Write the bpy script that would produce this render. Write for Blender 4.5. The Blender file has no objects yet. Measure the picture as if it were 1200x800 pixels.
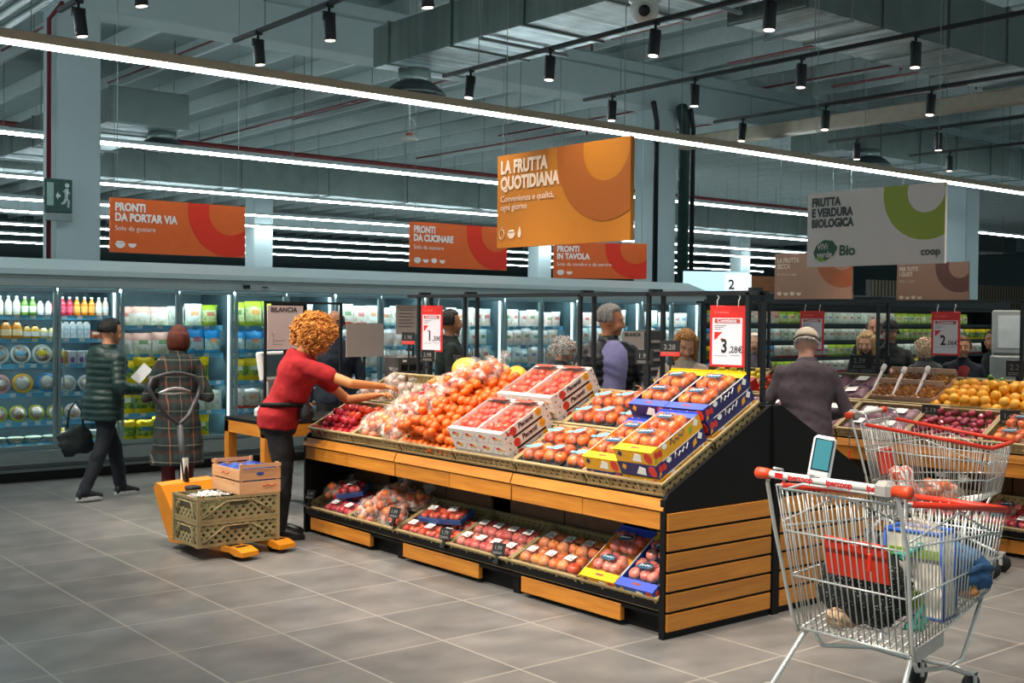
import bpy, bmesh, math, random
from mathutils import Vector, Matrix, noise
R = math.radians; PI = math.pi; sin = math.sin; cos = math.cos
rnd = random.Random(7)
scene = bpy.context.scene
COL = scene.collection

# ---------------------------------------------------------------- camera, world, light, exposure
cam_d = bpy.data.cameras.new('camera'); cam = bpy.data.objects.new('camera', cam_d); COL.objects.link(cam)
YAW, PITCH, ROLL = R(39.3), R(1.25), R(0.62)
fw = Vector((sin(YAW)*cos(PITCH), cos(YAW)*cos(PITCH), -sin(PITCH)))
r0 = Vector((cos(YAW), -sin(YAW), 0)); u0 = r0.cross(fw)
rt = r0*cos(ROLL) + u0*sin(ROLL); up = -r0*sin(ROLL) + u0*cos(ROLL)
cam.matrix_world = Matrix(((rt.x, up.x, -fw.x, 0), (rt.y, up.y, -fw.y, 0), (rt.z, up.z, -fw.z, 1.70), (0, 0, 0, 1)))
cam_d.sensor_width = 36.0; cam_d.lens = 36.0*1372/1200; cam_d.clip_start = 0.05; cam_d.clip_end = 300
scene.camera = cam
world = bpy.data.worlds.new('world'); scene.world = world; world.use_nodes = True
WB = world.node_tree.nodes['Background']; WB.inputs[0].default_value = (0.62, 0.80, 0.84, 1); WB.inputs[1].default_value = 0.62
scene.view_settings.view_transform = 'Standard'; scene.view_settings.look = 'None'
scene.view_settings.exposure = 0.36; scene.view_settings.gamma = 1.0; scene.view_settings.use_curve_mapping = False
try:
    scene.cycles.use_denoising = True; scene.cycles.max_bounces = 6; scene.cycles.transparent_max_bounces = 16
    scene.cycles.caustics_reflective = False; scene.cycles.caustics_refractive = False
    scene.cycles.sample_clamp_indirect = 4.0
except Exception: pass
STRIP_POWER = 26.0      # emission of the ceiling strips
SPOT_POWER = 125.0      # watts of one track spot
LED_POWER = 34.0         # emission of the LED tubes and added shelf lights in the glass door cabinets

# ---------------------------------------------------------------- materials
MATS = {}
def srgb(h):
    if isinstance(h, str):
        h = h.lstrip('#'); c = [int(h[i:i+2], 16)/255 for i in (0, 2, 4)]
    else: c = list(h)
    return tuple(((x/12.92) if x <= .04045 else ((x+.055)/1.055)**2.4) for x in c) + (1.0,)
class NT:
    def __init__(s, name):
        s.m = bpy.data.materials.new(name); s.m.use_nodes = True; s.t = s.m.node_tree
        s.b = s.t.nodes['Principled BSDF']; s.out = s.t.nodes['Material Output']
    def n(s, t, **k):
        x = s.t.nodes.new('ShaderNode'+t)
        for a, v in k.items(): setattr(x, a, v)
        return x
    def l(s, a, b): s.t.links.new(a, b)
    def ramp(s, fac, stops, interp='LINEAR'):
        r = s.n('ValToRGB'); r.color_ramp.interpolation = interp
        e = r.color_ramp.elements
        while len(e) < len(stops): e.new(0.5)
        for i, (p, c) in enumerate(stops): e[i].position = p; e[i].color = c
        s.l(fac, r.inputs[0]); return r.outputs[0]
    def mix(s, fac, a, b, mode='MIX'):
        x = s.n('Mix', data_type='RGBA', blend_type=mode)
        for i, v in ((0, fac), (6, a), (7, b)):
            if hasattr(v, 'links'): s.l(v, x.inputs[i])
            else: x.inputs[i].default_value = v
        return x.outputs[2]
    def coord(s, which='Object', scale=(1, 1, 1), rot=(0, 0, 0), loc=(0, 0, 0)):
        t = s.n('TexCoord'); m = s.n('Mapping'); s.l(t.outputs[which], m.inputs[0])
        m.inputs['Scale'].default_value = scale; m.inputs['Rotation'].default_value = rot; m.inputs['Location'].default_value = loc
        return m.outputs[0]
    def noise(s, vec, scale=5, detail=3, rough=.5):
        x = s.n('TexNoise'); x.inputs['Scale'].default_value = scale; x.inputs['Detail'].default_value = detail; x.inputs['Roughness'].default_value = rough
        if vec is not None: s.l(vec, x.inputs['Vector'])
        return x.outputs['Fac']
    def bump(s, h, strength=.3, dist=.01):
        x = s.n('Bump'); x.inputs['Strength'].default_value = strength; x.inputs['Distance'].default_value = dist
        s.l(h, x.inputs['Height']); s.l(x.outputs[0], s.b.inputs['Normal'])
    def sep(s, vec):
        x = s.n('SeparateXYZ'); s.l(vec, x.inputs[0]); return x.outputs
    def math(s, op, a, b=None, c=None):
        x = s.n('Math', operation=op)
        for i, v in enumerate((a, b, c)):
            if v is None: continue
            if hasattr(v, 'links'): s.l(v, x.inputs[i])
            else: x.inputs[i].default_value = v
        return x.outputs[0]
    def rand(s): return s.n('ObjectInfo').outputs['Random']
    def set(s, rough=.5, metal=0., spec=.5, emit=None, estr=0., col=None, coat=0., sub=0.):
        s.b.inputs['Roughness'].default_value = rough; s.b.inputs['Metallic'].default_value = metal
        s.b.inputs['Specular IOR Level'].default_value = spec
        if coat: s.b.inputs['Coat Weight'].default_value = coat; s.b.inputs['Coat Roughness'].default_value = .15
        if col is not None:
            if hasattr(col, 'links'): s.l(col, s.b.inputs['Base Color'])
            else: s.b.inputs['Base Color'].default_value = col
        if emit is not None: s.b.inputs['Emission Color'].default_value = emit; s.b.inputs['Emission Strength'].default_value = estr
        return s.m
def dk(c, f): return tuple(x*f for x in c[:3]) + (1.0,)
def M(col, rough=.55, metal=0., var=.12, scale=9., spec=.5, coat=0.):
    """a plain paint / plastic / metal with slight procedural mottling"""
    key = ('M', str(col), rough, metal, var, scale, spec, coat)
    if key in MATS: return MATS[key]
    s = NT('paint_%s' % str(col).strip('#')); c = srgb(col)
    n = s.noise(s.coord(), scale)
    m = s.set(rough, metal, spec, col=s.ramp(n, [(.3, dk(c, 1-var)), (.7, dk(c, 1+var*.5))]), coat=coat)
    MATS[key] = m; return m
def EM(col, power):
    key = ('E', str(col), power)
    if key in MATS: return MATS[key]
    s = NT('glow_%s' % str(col).strip('#')); c = srgb(col)
    MATS[key] = s.set(.5, col=(.8, .8, .8, 1), emit=c, estr=power); return MATS[key]
def VARY(name, cols, rough=.4, scale=6., coat=0., bump=0., noise_mix=.5):
    """colour differs from object to object and mottles over the surface"""
    key = ('V', name)
    if key in MATS: return MATS[key]
    s = NT(name); r = s.rand(); cs = [srgb(c) for c in cols]
    a = s.ramp(r, [(i/max(1, len(cs)-1), c) for i, c in enumerate(cs)])
    v = s.n('VectorMath', operation='ADD'); s.l(s.coord(), v.inputs[0])
    cx = s.n('CombineXYZ'); s.l(s.math('MULTIPLY', r, 31.), cx.inputs[0]); s.l(cx.outputs[0], v.inputs[1])
    n = s.noise(v.outputs[0], scale, 4)
    b = s.ramp(n, [(.3, cs[0]), (.5, cs[len(cs)//2]), (.72, cs[-1])])
    MATS[key] = s.set(rough, col=s.mix(noise_mix, a, b), coat=coat)
    if bump: s.bump(s.noise(s.coord(), 120, 2), bump, .002)
    return MATS[key]
def FILM(name, col='#f4f6f6', alpha=.25, rough=.12, wr=18.):
    """clear plastic film or bag: see-through, wrinkled and glossy, with glare painted as whitish patches"""
    key = ('F', name)
    if key in MATS: return MATS[key]
    s = NT(name); n = s.noise(s.coord(), wr, 5, .6)
    s.set(rough, col=srgb(col), spec=.6); s.bump(n, .8, .02)
    tr = s.n('BsdfTransparent'); mx = s.n('MixShader')
    f = s.ramp(n, [(.50, (alpha*.15,)*3+(1,)), (.68, (min(1, alpha*1.6),)*3+(1,))])  # plastic glare painted in as whitish, more opaque noise patches
    lw = s.n('LayerWeight'); lw.inputs[0].default_value = .25
    f2 = s.math('ADD', s.math('MULTIPLY', lw.outputs['Facing'], alpha*.35), f)
    s.l(f2, mx.inputs[0]); s.l(tr.outputs[0], mx.inputs[1]); s.l(s.b.outputs[0], mx.inputs[2]); s.l(mx.outputs[0], s.out.inputs[0])
    MATS[key] = s.m; return s.m
def GLASS():
    if 'glass' in MATS: return MATS['glass']
    s = NT('door_glass'); tr = s.n('BsdfTransparent'); gl = s.n('BsdfGlossy'); mx = s.n('MixShader'); lw = s.n('LayerWeight')
    tr.inputs[0].default_value = (.93, .97, .97, 1); gl.inputs['Roughness'].default_value = .03; lw.inputs[0].default_value = .12
    n = s.noise(s.coord(), 2.)
    s.l(s.math('MULTIPLY', lw.outputs['Fresnel'], s.math('ADD', s.math('MULTIPLY', n, .1), .30)), mx.inputs[0])
    s.l(tr.outputs[0], mx.inputs[1]); s.l(gl.outputs[0], mx.inputs[2]); s.l(mx.outputs[0], s.out.inputs[0])
    MATS['glass'] = s.m; return s.m
def WOOD(name, a, b, axis=0, rough=.45, sc=1.):
    if name in MATS: return MATS[name]
    s = NT(name); k = [1.2*sc, 1.2*sc, 1.2*sc]
    for i in range(3):
        if i != axis: k[i] = 16.*sc
    v = s.coord(scale=k); n = s.noise(v, 2.2, 6, .6)
    r = s.rand(); c = s.ramp(n, [(.25, srgb(a)), (.75, srgb(b))])
    hv = s.n('HueSaturation'); s.l(c, hv.inputs['Color']); s.l(s.math('ADD', s.math('MULTIPLY', r, .22), .88), hv.inputs['Value'])
    k2 = s.n('TexVoronoi'); k2.inputs['Scale'].default_value = 6.; s.l(s.coord(scale=(1, 1, 1)), k2.inputs['Vector'])
    kn = s.ramp(k2.outputs['Distance'], [(.02, srgb(dk(srgb(a), .5)[:3])), (.06, (1, 1, 1, 1))])
    MATS[name] = s.set(rough, col=s.mix(.55, hv.outputs[0], kn, 'MULTIPLY')); return MATS[name]
def PERF(name, a, b, scale=46., hole=.5, rot=0.):
    """moulded crate wall: a plastic lattice with real see-through holes"""
    if name in MATS: return MATS[name]
    s = NT(name); n = s.noise(s.coord(), 8.)
    s.set(.6, col=s.ramp(n, [(.3, srgb(a)), (.7, srgb(b))]))
    o = s.sep(s.coord()); xy = s.math('ADD', o[0], o[1])
    a = s.math('FRACT', s.math('MULTIPLY', s.math('ADD', xy, o[2]), scale)); b = s.math('FRACT', s.math('MULTIPLY', s.math('SUBTRACT', xy, o[2]), scale))
    h = s.math('MULTIPLY', s.math('GREATER_THAN', a, hole), s.math('GREATER_THAN', b, hole))
    tr = s.n('BsdfTransparent'); mx = s.n('MixShader')
    s.l(h, mx.inputs[0]); s.l(s.b.outputs[0], mx.inputs[1]); s.l(tr.outputs[0], mx.inputs[2]); s.l(mx.outputs[0], s.out.inputs[0])
    MATS[name] = s.m; return s.m

# ---------------------------------------------------------------- mesh builder
class MB:
    def __init__(s): s.v = []; s.f = []; s.mi = []; s.sm = []; s.X = Matrix()
    def add(s, vs, fs, mi=0, sm=False):
        o = len(s.v)
        s.v += [tuple(s.X @ Vector(p)) for p in vs]
        for f in fs: s.f.append(tuple(o+i for i in f)); s.mi.append(mi); s.sm.append(sm)
        return s
    def box(s, x0, x1, y0, y1, z0, z1, mi=0, b=0.):
        if b <= 0:
            vs = [(x, y, z) for x in (x0, x1) for y in (y0, y1) for z in (z0, z1)]
            return s.add(vs, [(0, 1, 3, 2), (4, 6, 7, 5), (0, 4, 5, 1), (2, 3, 7, 6), (0, 2, 6, 4), (1, 5, 7, 3)], mi)
        b = min(b, (x1-x0)*.49, (y1-y0)*.49, (z1-z0)*.49)
        vs = []; idx = {}
        for sx in (0, 1):
            for sy in (0, 1):
                for sz in (0, 1):
                    c = [(x0, x1)[sx], (y0, y1)[sy], (z0, z1)[sz]]; d = [(b, -b)[sx], (b, -b)[sy], (b, -b)[sz]]
                    for ax in range(3):
                        p = [c[i] + (0 if i == ax else d[i]) for i in range(3)]
                        idx[(sx, sy, sz, ax)] = len(vs); vs.append(tuple(p))
        g = lambda *k: idx[k]
        fs = []
        for sd in (0, 1):
            q = [(0, 0), (1, 0), (1, 1), (0, 1)]
            for ax in range(3):
                loop = []
                for (a, c) in q:
                    k = [a, c]; k.insert(ax, sd); loop.append(g(k[0], k[1], k[2], ax))
                if (sd == 0) != (ax == 1): loop.reverse()
                fs.append(tuple(loop))
        for ax in range(3):
            o = [i for i in range(3) if i != ax]
            for a in (0, 1):
                for c in (0, 1):
                    ks = []
                    for t in (0, 1):
                        k = [0, 0, 0]; k[ax] = t; k[o[0]] = a; k[o[1]] = c; ks.append(k)
                    fs.append((g(*ks[0], o[0]), g(*ks[1], o[0]), g(*ks[1], o[1]), g(*ks[0], o[1])))
        for sx in (0, 1):
            for sy in (0, 1):
                for sz in (0, 1): fs.append((g(sx, sy, sz, 0), g(sx, sy, sz, 1), g(sx, sy, sz, 2)))
        return s.add(vs, fs, mi)
    def loft(s, rings, n=12, mi=0, sm=True, cap=True, power=1.):
        """rings: (centre, semi-axis a, semi-axis b)"""
        vs = []; fs = []
        for c, a, b in rings:
            c = Vector(c); a = Vector(a); b = Vector(b)
            for i in range(n):
                t = 2*PI*i/n; ct, st = cos(t), sin(t)
                if power != 1.:
                    ct = math.copysign(abs(ct)**power, ct); st = math.copysign(abs(st)**power, st)
                vs.append(tuple(c + a*ct + b*st))
        for k in range(len(rings)-1):
            for i in range(n):
                j = (i+1) % n; fs.append((k*n+i, k*n+j, (k+1)*n+j, (k+1)*n+i))
        if cap: fs.append(tuple(range(n-1, -1, -1))); fs.append(tuple((len(rings)-1)*n+i for i in range(n)))
        return s.add(vs, fs, mi, sm)
    def tube(s, pts, r, n=8, mi=0, closed=False, r2=None):
        pts = [Vector(p) for p in pts]; L = len(pts); rings = []; prev = None
        for i, p in enumerate(pts):
            if closed: t = (pts[(i+1) % L] - pts[i-1])
            else: t = pts[min(i+1, L-1)] - pts[max(i-1, 0)]
            if t.length < 1e-9: t = Vector((0, 0, 1))
            t.normalize()
            ref = prev if prev is not None else (Vector((0, 0, 1)) if abs(t.z) < .9 else Vector((1, 0, 0)))
            a = (ref - t*ref.dot(t))
            if a.length < 1e-6: a = t.orthogonal()
            a.normalize(); b = t.cross(a); prev = a
            k = r if r2 is None else r + (r2-r)*i/max(1, L-1)
            rings.append((p, a*k, b*k))
        if closed: rings.append(rings[0])
        return s.loft(rings, n, mi, True, not closed)
    def cyl(s, p0, p1, r0, r1=None, n=14, mi=0):
        return s.tube([p0, p1], r0, n, mi, False, r0 if r1 is None else r1)
    def capsule(s, p0, p1, r0, r1=None, n=12, mi=0, flat=None):
        r1 = r0 if r1 is None else r1
        p0, p1 = Vector(p0), Vector(p1); t = (p1-p0); L = t.length
        if L < 1e-6: t = Vector((0, 0, 1))
        t.normalize(); a = t.orthogonal().normalized()
        if flat is not None:
            a = Vector(flat[0]); a = (a - t*a.dot(t)).normalized()
        b = t.cross(a); fb = 1. if flat is None else flat[1]
        rings = []
        for q in (-.98, -.8, -.4): rings.append((p0 + t*q*r0, a*r0*math.sqrt(1-q*q), b*r0*fb*math.sqrt(1-q*q)))
        rings += [(p0, a*r0, b*r0*fb), (p1, a*r1, b*r1*fb)]
        for q in (.4, .8, .98): rings.append((p1 + t*q*r1, a*r1*math.sqrt(1-q*q), b*r1*fb*math.sqrt(1-q*q)))
        return s.loft(rings, n, mi)
    def sphere(s, c, r, nu=12, nv=8, mi=0, squash=(1, 1, 1), fn=None):
        vs = [None]; fs = []
        c = Vector(c)
        def P(u, v):
            d = Vector((cos(u)*sin(v), sin(u)*sin(v), cos(v)))
            k = r if fn is None else r*fn(d)
            return tuple(c + Vector((d.x*squash[0], d.y*squash[1], d.z*squash[2]))*k)
        vs = [P(0, 0)]
        for j in range(1, nv):
            for i in range(nu): vs.append(P(2*PI*i/nu, PI*j/nv))
        vs.append(P(0, PI)); e = len(vs)-1
        for i in range(nu):
            fs.append((0, 1+i, 1+(i+1) % nu)); fs.append((e, 1+(nv-2)*nu+(i+1) % nu, 1+(nv-2)*nu+i))
            for j in range(nv-2):
                a = 1+j*nu; b = a+nu; fs.append((a+i, b+i, b+(i+1) % nu, a+(i+1) % nu))
        return s.add(vs, fs, mi, True)
    def lathe(s, prof, n=20, mi=0, c=(0, 0, 0), sm=True):
        """prof: (radius, z) pairs about the z axis"""
        c = Vector(c)
        return s.loft([(c+Vector((0, 0, z)), Vector((max(r, 1e-4), 0, 0)), Vector((0, max(r, 1e-4), 0))) for r, z in prof], n, mi, sm)
    def prism(s, poly, a, b, axis='y', mi=0):
        n = len(poly)
        def P(p, t): return {'y': (p[0], t, p[1]), 'x': (t, p[0], p[1]), 'z': (p[0], p[1], t)}[axis]
        vs = [P(p, a) for p in poly] + [P(p, b) for p in poly]
        fs = [tuple(range(n)), tuple(range(2*n-1, n-1, -1))] + [(i, n+i, n+(i+1) % n, (i+1) % n) for i in range(n)]
        return s.add(vs, fs, mi)
    def grid(s, fn, nu, nv, mi=0, sm=True):
        vs = [fn(i/nu, j/nv) for j in range(nv+1) for i in range(nu+1)]
        fs = [(j*(nu+1)+i, j*(nu+1)+i+1, (j+1)*(nu+1)+i+1, (j+1)*(nu+1)+i) for j in range(nv) for i in range(nu)]
        return s.add(vs, fs, mi, sm)
    def pillow(s, w, h, t, nu=8, nv=8, mi=0, crimp=.0, seed=0, base=True):
        """a filled bag standing on its lower edge, front towards -y"""
        rr = random.Random(seed); ph = rr.random()*6
        def face(sg):
            def fn(u, v):
                x = (u*2-1); z = v
                k = max(0., 1-abs(x)**3)**.6 * max(0., 1-abs(z*2-1)**(3 if not base else 2.6))**.55
                if base: k = max(0., 1-abs(x)**2.4)**.7 * (1. if z < .35 else max(0., 1-((z-.35)/.65)**2.2)**.6) * (.75 + .25*min(1, z/.2))
                wv = .10*sin(x*5+ph+z*3)*k
                return (x*w/2*(1-.10*sin(z*PI)*(1-.4*z)), sg*t/2*(k+wv*.5), h*z*(1-.05*abs(x)**3+.03*sin(x*6+ph)))
            return fn
        s.grid(face(-1), nu, nv, mi); o = len(s.v)
        vs = [face(1)(i/nu, j/nv) for j in range(nv+1) for i in range(nu, -1, -1)]
        fs = [(j*(nu+1)+i, j*(nu+1)+i+1, (j+1)*(nu+1)+i+1, (j+1)*(nu+1)+i) for j in range(nv) for i in range(nu)]
        return s.add(vs, fs, mi, True)
    def build(s, name, mats, parent=None, loc=None, mat=None):
        me = bpy.data.meshes.new(name); me.from_pydata(s.v, [], s.f)
        mats = mats if isinstance(mats, (list, tuple)) else [mats]
        for m in mats: me.materials.append(m)
        me.polygons.foreach_set('material_index', s.mi); me.polygons.foreach_set('use_smooth', s.sm)
        me.update()
        return link(name, me, parent, loc, mat)
def link(name, data, parent=None, loc=None, mat=None):
    o = bpy.data.objects.new(name, data); COL.objects.link(o)
    if parent is not None: o.parent = parent
    if loc is not None: o.location = loc
    if mat is not None: o.matrix_local = mat
    return o
def empty(name, loc=(0, 0, 0), rz=0., mat=None):
    o = bpy.data.objects.new(name, None); COL.objects.link(o); o.empty_display_size = .1
    if mat is not None: o.matrix_world = mat
    else: o.location = loc; o.rotation_euler = (0, 0, rz)
    return o
def tag(o, label=None, cat=None, group=None, kind=None):
    if label: o['label'] = label
    if cat: o['category'] = cat
    if group: o['group'] = group
    if kind: o['kind'] = kind
    return o
KIDS = {}
def dup(o, mat=None, label=None, group=None, parent=None, loc=None, rz=None):
    c = o.copy(); COL.objects.link(c)
    if parent is not None: c.parent = parent
    for ch in o.children: dup(ch, parent=c)
    if mat is not None: c.matrix_world = mat
    if loc is not None: c.location = loc
    if rz is not None: c.rotation_euler = (0, 0, rz)
    if label: c['label'] = label
    if group: c['group'] = group
    return c
ORD = 'first second third fourth fifth sixth seventh eighth ninth tenth eleventh twelfth thirteenth fourteenth fifteenth sixteenth seventeenth eighteenth nineteenth twentieth'.split()
def ordw(i): return ORD[i] if i < 20 else 'number %d' % (i+1)
def frame(o, x, y, z):
    x, y, z = Vector(x), Vector(y), Vector(z)
    return Matrix(((x.x, y.x, z.x, o[0]), (x.y, y.y, z.y, o[1]), (x.z, y.z, z.z, o[2]), (0, 0, 0, 1)))
def TR(x, y, z, rz=0., rx=0., ry=0., s=1.):
    return Matrix.Translation((x, y, z)) @ Matrix.Rotation(rz, 4, 'Z') @ Matrix.Rotation(ry, 4, 'Y') @ Matrix.Rotation(rx, 4, 'X') @ Matrix.Scale(s, 4)
def text(body, size, loc, mat, parent, bold=0., align='LEFT', name='lettering', sx=1., rot=None, shear=0.):
    c = bpy.data.curves.new(name, 'FONT'); c.body = body; c.size = size; c.align_x = align; c.extrude = .0008; c.offset = bold
    c.space_line = .92; c.shear = shear; c.resolution_u = 3
    tmp = bpy.data.objects.new(name, c); me = bpy.data.meshes.new_from_object(tmp); bpy.data.objects.remove(tmp); me.name = name; me.materials.clear(); me.materials.append(mat)
    o = bpy.data.objects.new(name, me); COL.objects.link(o); o.parent = parent
    o.location = loc; o.rotation_euler = rot if rot is not None else (PI/2, 0, 0); o.scale = (sx, 1, 1)
    return o
def annulus(name, cx, cz, ri, ro, rect, y, mat, parent, a0=0, a1=2*PI):
    """flat ring in the local xz plane, clipped to rect=(x0,x1,z0,z1)"""
    bm = bmesh.new(); N = 48; vs = []
    for i in range(N+1):
        a = a0+(a1-a0)*i/N
        vs.append((bm.verts.new((cx+ri*cos(a), 0, cz+ri*sin(a))), bm.verts.new((cx+ro*cos(a), 0, cz+ro*sin(a)))))
    for i in range(N):
        q = [vs[i][0], vs[i][1], vs[i+1][1], vs[i+1][0]]
        bm.faces.new(q)
    for co, no in (((rect[0], 0, 0), (-1, 0, 0)), ((rect[1], 0, 0), (1, 0, 0)), ((0, 0, rect[2]), (0, 0, -1)), ((0, 0, rect[3]), (0, 0, 1))):
        bmesh.ops.bisect_plane(bm, geom=bm.verts[:]+bm.edges[:]+bm.faces[:], plane_co=co, plane_no=no, clear_outer=True)
    r = bmesh.ops.extrude_face_region(bm, geom=bm.faces[:])
    for v in r['geom']:
        if isinstance(v, bmesh.types.BMVert): v.co.y += .002
    me = bpy.data.meshes.new(name); bm.to_mesh(me); bm.free(); me.materials.append(mat)
    return link(name, me, parent, (0, y, 0))
# ---------------------------------------------------------------- setting: floor, roof, columns, beams
def floor_mat():
    s = NT('stone_tile_floor'); v = s.coord(loc=(.01, .11, 0))
    b = s.n('TexBrick'); b.offset = 0.; b.squash = 1.; s.l(v, b.inputs['Vector'])
    b.inputs['Scale'].default_value = 1.; b.inputs['Brick Width'].default_value = .6; b.inputs['Row Height'].default_value = .63
    b.inputs['Mortar Size'].default_value = .007; b.inputs['Mortar Smooth'].default_value = .3; b.inputs['Bias'].default_value = 0.
    b.inputs['Color1'].default_value = (0, 0, 0, 1); b.inputs['Color2'].default_value = (1, 1, 1, 1); b.inputs['Mortar'].default_value = (.5, .5, .5, 1)
    n1 = s.noise(v, 2.2, 3, .55); n2 = s.noise(s.coord(), 4.5, 2, .5)
    t = s.math('ADD', s.math('MULTIPLY', n1, .55), s.math('MULTIPLY', n2, .45))
    t = s.math('ADD', t, s.math('MULTIPLY', s.math('SUBTRACT', b.outputs['Color'], .5), .10))
    c = s.ramp(t, [(.30, srgb('#5f5f5e')), (.50, srgb('#71706e')), (.70, srgb('#84817e'))])
    col = s.mix(b.outputs['Fac'], c, srgb('#9c978f'))
    m = s.set(.36, col=col, spec=.4)
    s.bump(b.outputs['Fac'], .15, -.004); return m
def struct(name, mb, mats, loc=None): return tag(mb.build(name, mats, None, loc), kind='structure')
m_fl = floor_mat(); struct('floor', MB().box(-12, 62, -8, 62, -.2, 0), m_fl)
m_roof = M('#a6b8b8', .8, var=.08, scale=.8); m_conc = M('#b9c8ca', .75, var=.06, scale=1.5); m_rib = M('#e2ebea', .8, var=.05)
struct('ceiling', MB().box(-12, 62, -8, 62, 6.6, 6.8), m_roof)
rb = MB()
for i in range(58): rb.box(-11+i*1.25-.04, -11+i*1.25+.04, -8, 62, 6.32, 6.6)
struct('ceiling_rib', rb, m_rib)
def wires(pts, parent, r=.006, name='suspension_wire'):
    for p, z1 in pts: MB().cyl(p, (p[0], p[1], z1), r, n=4).build(name, m_cable, parent)
m_cable = M('#8d9898', .5)
m_wallfar = M('#4c5c5e', .8, var=.1, scale=.4)
struct('wall_back', MB().box(-12, 62, 61.8, 62, 0, 6.6), m_wallfar)
struct('wall_right', MB().box(61.8, 62, -8, 61.8, 0, 6.6), m_wallfar)
for i, (x, y, w) in enumerate(((5.22, 15.45, .56), (16.1, 15.45, .56), (27.0, 15.45, .6), (16.1, 31.5, .6), (5.2, 31.5, .6), (27, 31.5, .6), (37.9, 31.5, .6))):
    struct('column_%d' % (i+1), MB().box(x-w/2, x+w/2, y-w/2, y+w/2, 0, 5.6, b=.02), m_conc)
for i, (y, z) in enumerate(((15.45, 5.58), (31.5, 5.4), (47, 5.4))):
    struct('beam_%d' % (i+1), MB().box(-6 if i else 4.9, 61, y-.3, y+.3, z, z+.55, b=.02).box(-6 if i else 4.9, 61, y-.42, y+.42, z+.55, z+.72), m_conc)

# ---------------------------------------------------------------- ceiling services
m_alu = M('#c9d2d2', .45, .0, .05); m_dark = M('#15181a', .5, var=.1); m_black = M('#0c0d0e', .45, var=.1); m_red = M('#7c2526', .5, var=.1)
m_strip = EM('#e8fbff', STRIP_POWER); m_cable = M('#8d9898', .5)
for i, (y, x0, x1) in enumerate(((11.49, -4, 30), (17.38, -4, 34), (22.95, -4, 40), (27.5, -2, 44), (30.9, -2, 46), (35.6, 0, 50), (40.0, 0, 50), (45.0, 0, 52))):
    t = empty('strip_light', (x0, y, 4.2)); tag(t, 'long white ceiling strip light, %s row counted from the aisle' % ordw(i), 'strip light')
    h = MB().box(0, x1-x0, -.05, .05, .025, .085, b=.006)
    h = MB().box(0, x1-x0, -.05, .05, .025, .085 if i else .12, b=.006); h.build('housing', m_alu if i else M('#b9a58c', .5, var=.05), t)
    MB().box(0, x1-x0, -.036, .036, -.012, .024).build('diffuser', m_strip, t)
    wires([((1.5+k*3, 0, .085), 2.115) for k in range(int((x1-x0)/3))], t)
TX = dict(S=1.35, T=3.27, A=4.85, B=7.22, C=9.22, D=11.48, E=13.9, F=15.95)  # S: unseen track, added to brighten the low fruit shelf
m_lens = EM('#ffe9cf', 6.)
def spot_thing(x, y, z, tilt, label, gain=1., n=''):
    t = empty('track_spotlight', (x, y, z)); tag(t, label, 'spotlight', 'black track spotlights')
    ax = Matrix.Rotation(tilt, 4, 'Y'); b = MB(); b.X = Matrix.Translation((0, 0, -.06)) @ ax
    b.lathe([(.0, .0), (.048, .0), (.05, -.01), (.05, -.20), (.046, -.215)], 14); bo = b.build('lamp_body', m_black, t)
    s = MB(); s.X = b.X; s.cyl((0, 0, -.2162), (0, 0, -.219), .04, n=14); s.build('lens', m_lens, t)
    a = MB().box(-.035, .035, -.018, .018, -.012, .016).cyl((0, .0, -.01), (0, 0, -.07), .012, n=8).box(-.056, -.05, -.01, .01, -.12, -.05).box(.05, .056, -.01, .01, -.12, -.05).box(-.056, .056, -.01, .01, -.06, -.05)
    a.build('bracket', m_black, t)
    ld = bpy.data.lights.new('spot_lamp', 'SPOT'); ld.energy = SPOT_POWER*gain; ld.color = (1., .90, .78); ld.spot_size = R(78 if n != 'S' else 58); ld.spot_blend = .7; ld.shadow_soft_size = .05
    lo = link('spot_lamp', ld, t, (sin(-tilt)*.24*1.0, 0, -.06-.245)); lo.rotation_euler = (0, tilt, 0)
NEAR = dict(S='unseen extra', T='leftmost', A='second', B='third', C='fourth', D='fifth', E='sixth', F='seventh')
for n, x in TX.items():
    tk = empty('lighting_track', (x, 10.0, 4.2)); tag(tk, 'black ceiling lighting track, %s of the parallel row counted from the left' % NEAR[n], 'lighting track', 'parallel black lighting tracks')
    MB().box(-.018, .018, -13, 0, -.018, .018).build('rail', m_black, tk)
    wires([((0, -.6-k*2.6, .018), 2.115) for k in range(5)], tk)
    ys = (9.53, 8.3, 6.95, 5.74, 4.5, 3.3) + ((2.1, .9) if n in 'S' else ())
    if n == 'F': ys = (9.34, 8.1, 6.9)
    for k, y in enumerate(ys):
        tilt = {'S': -.78, 'T': -.14, 'A': -.10, 'B': .12, 'C': .05, 'D': .12}.get(n, 0.)*(1 if k % 2 == 0 or n in 'ST' else .6)
        spot_thing(x, y, 4.182, tilt, 'black cylinder spotlight, %s from the far end of the %s track from the left' % (ordw(k), NEAR[n]), {'S': 2.2, 'T': 1.1}.get(n, 1.), n)
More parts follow.
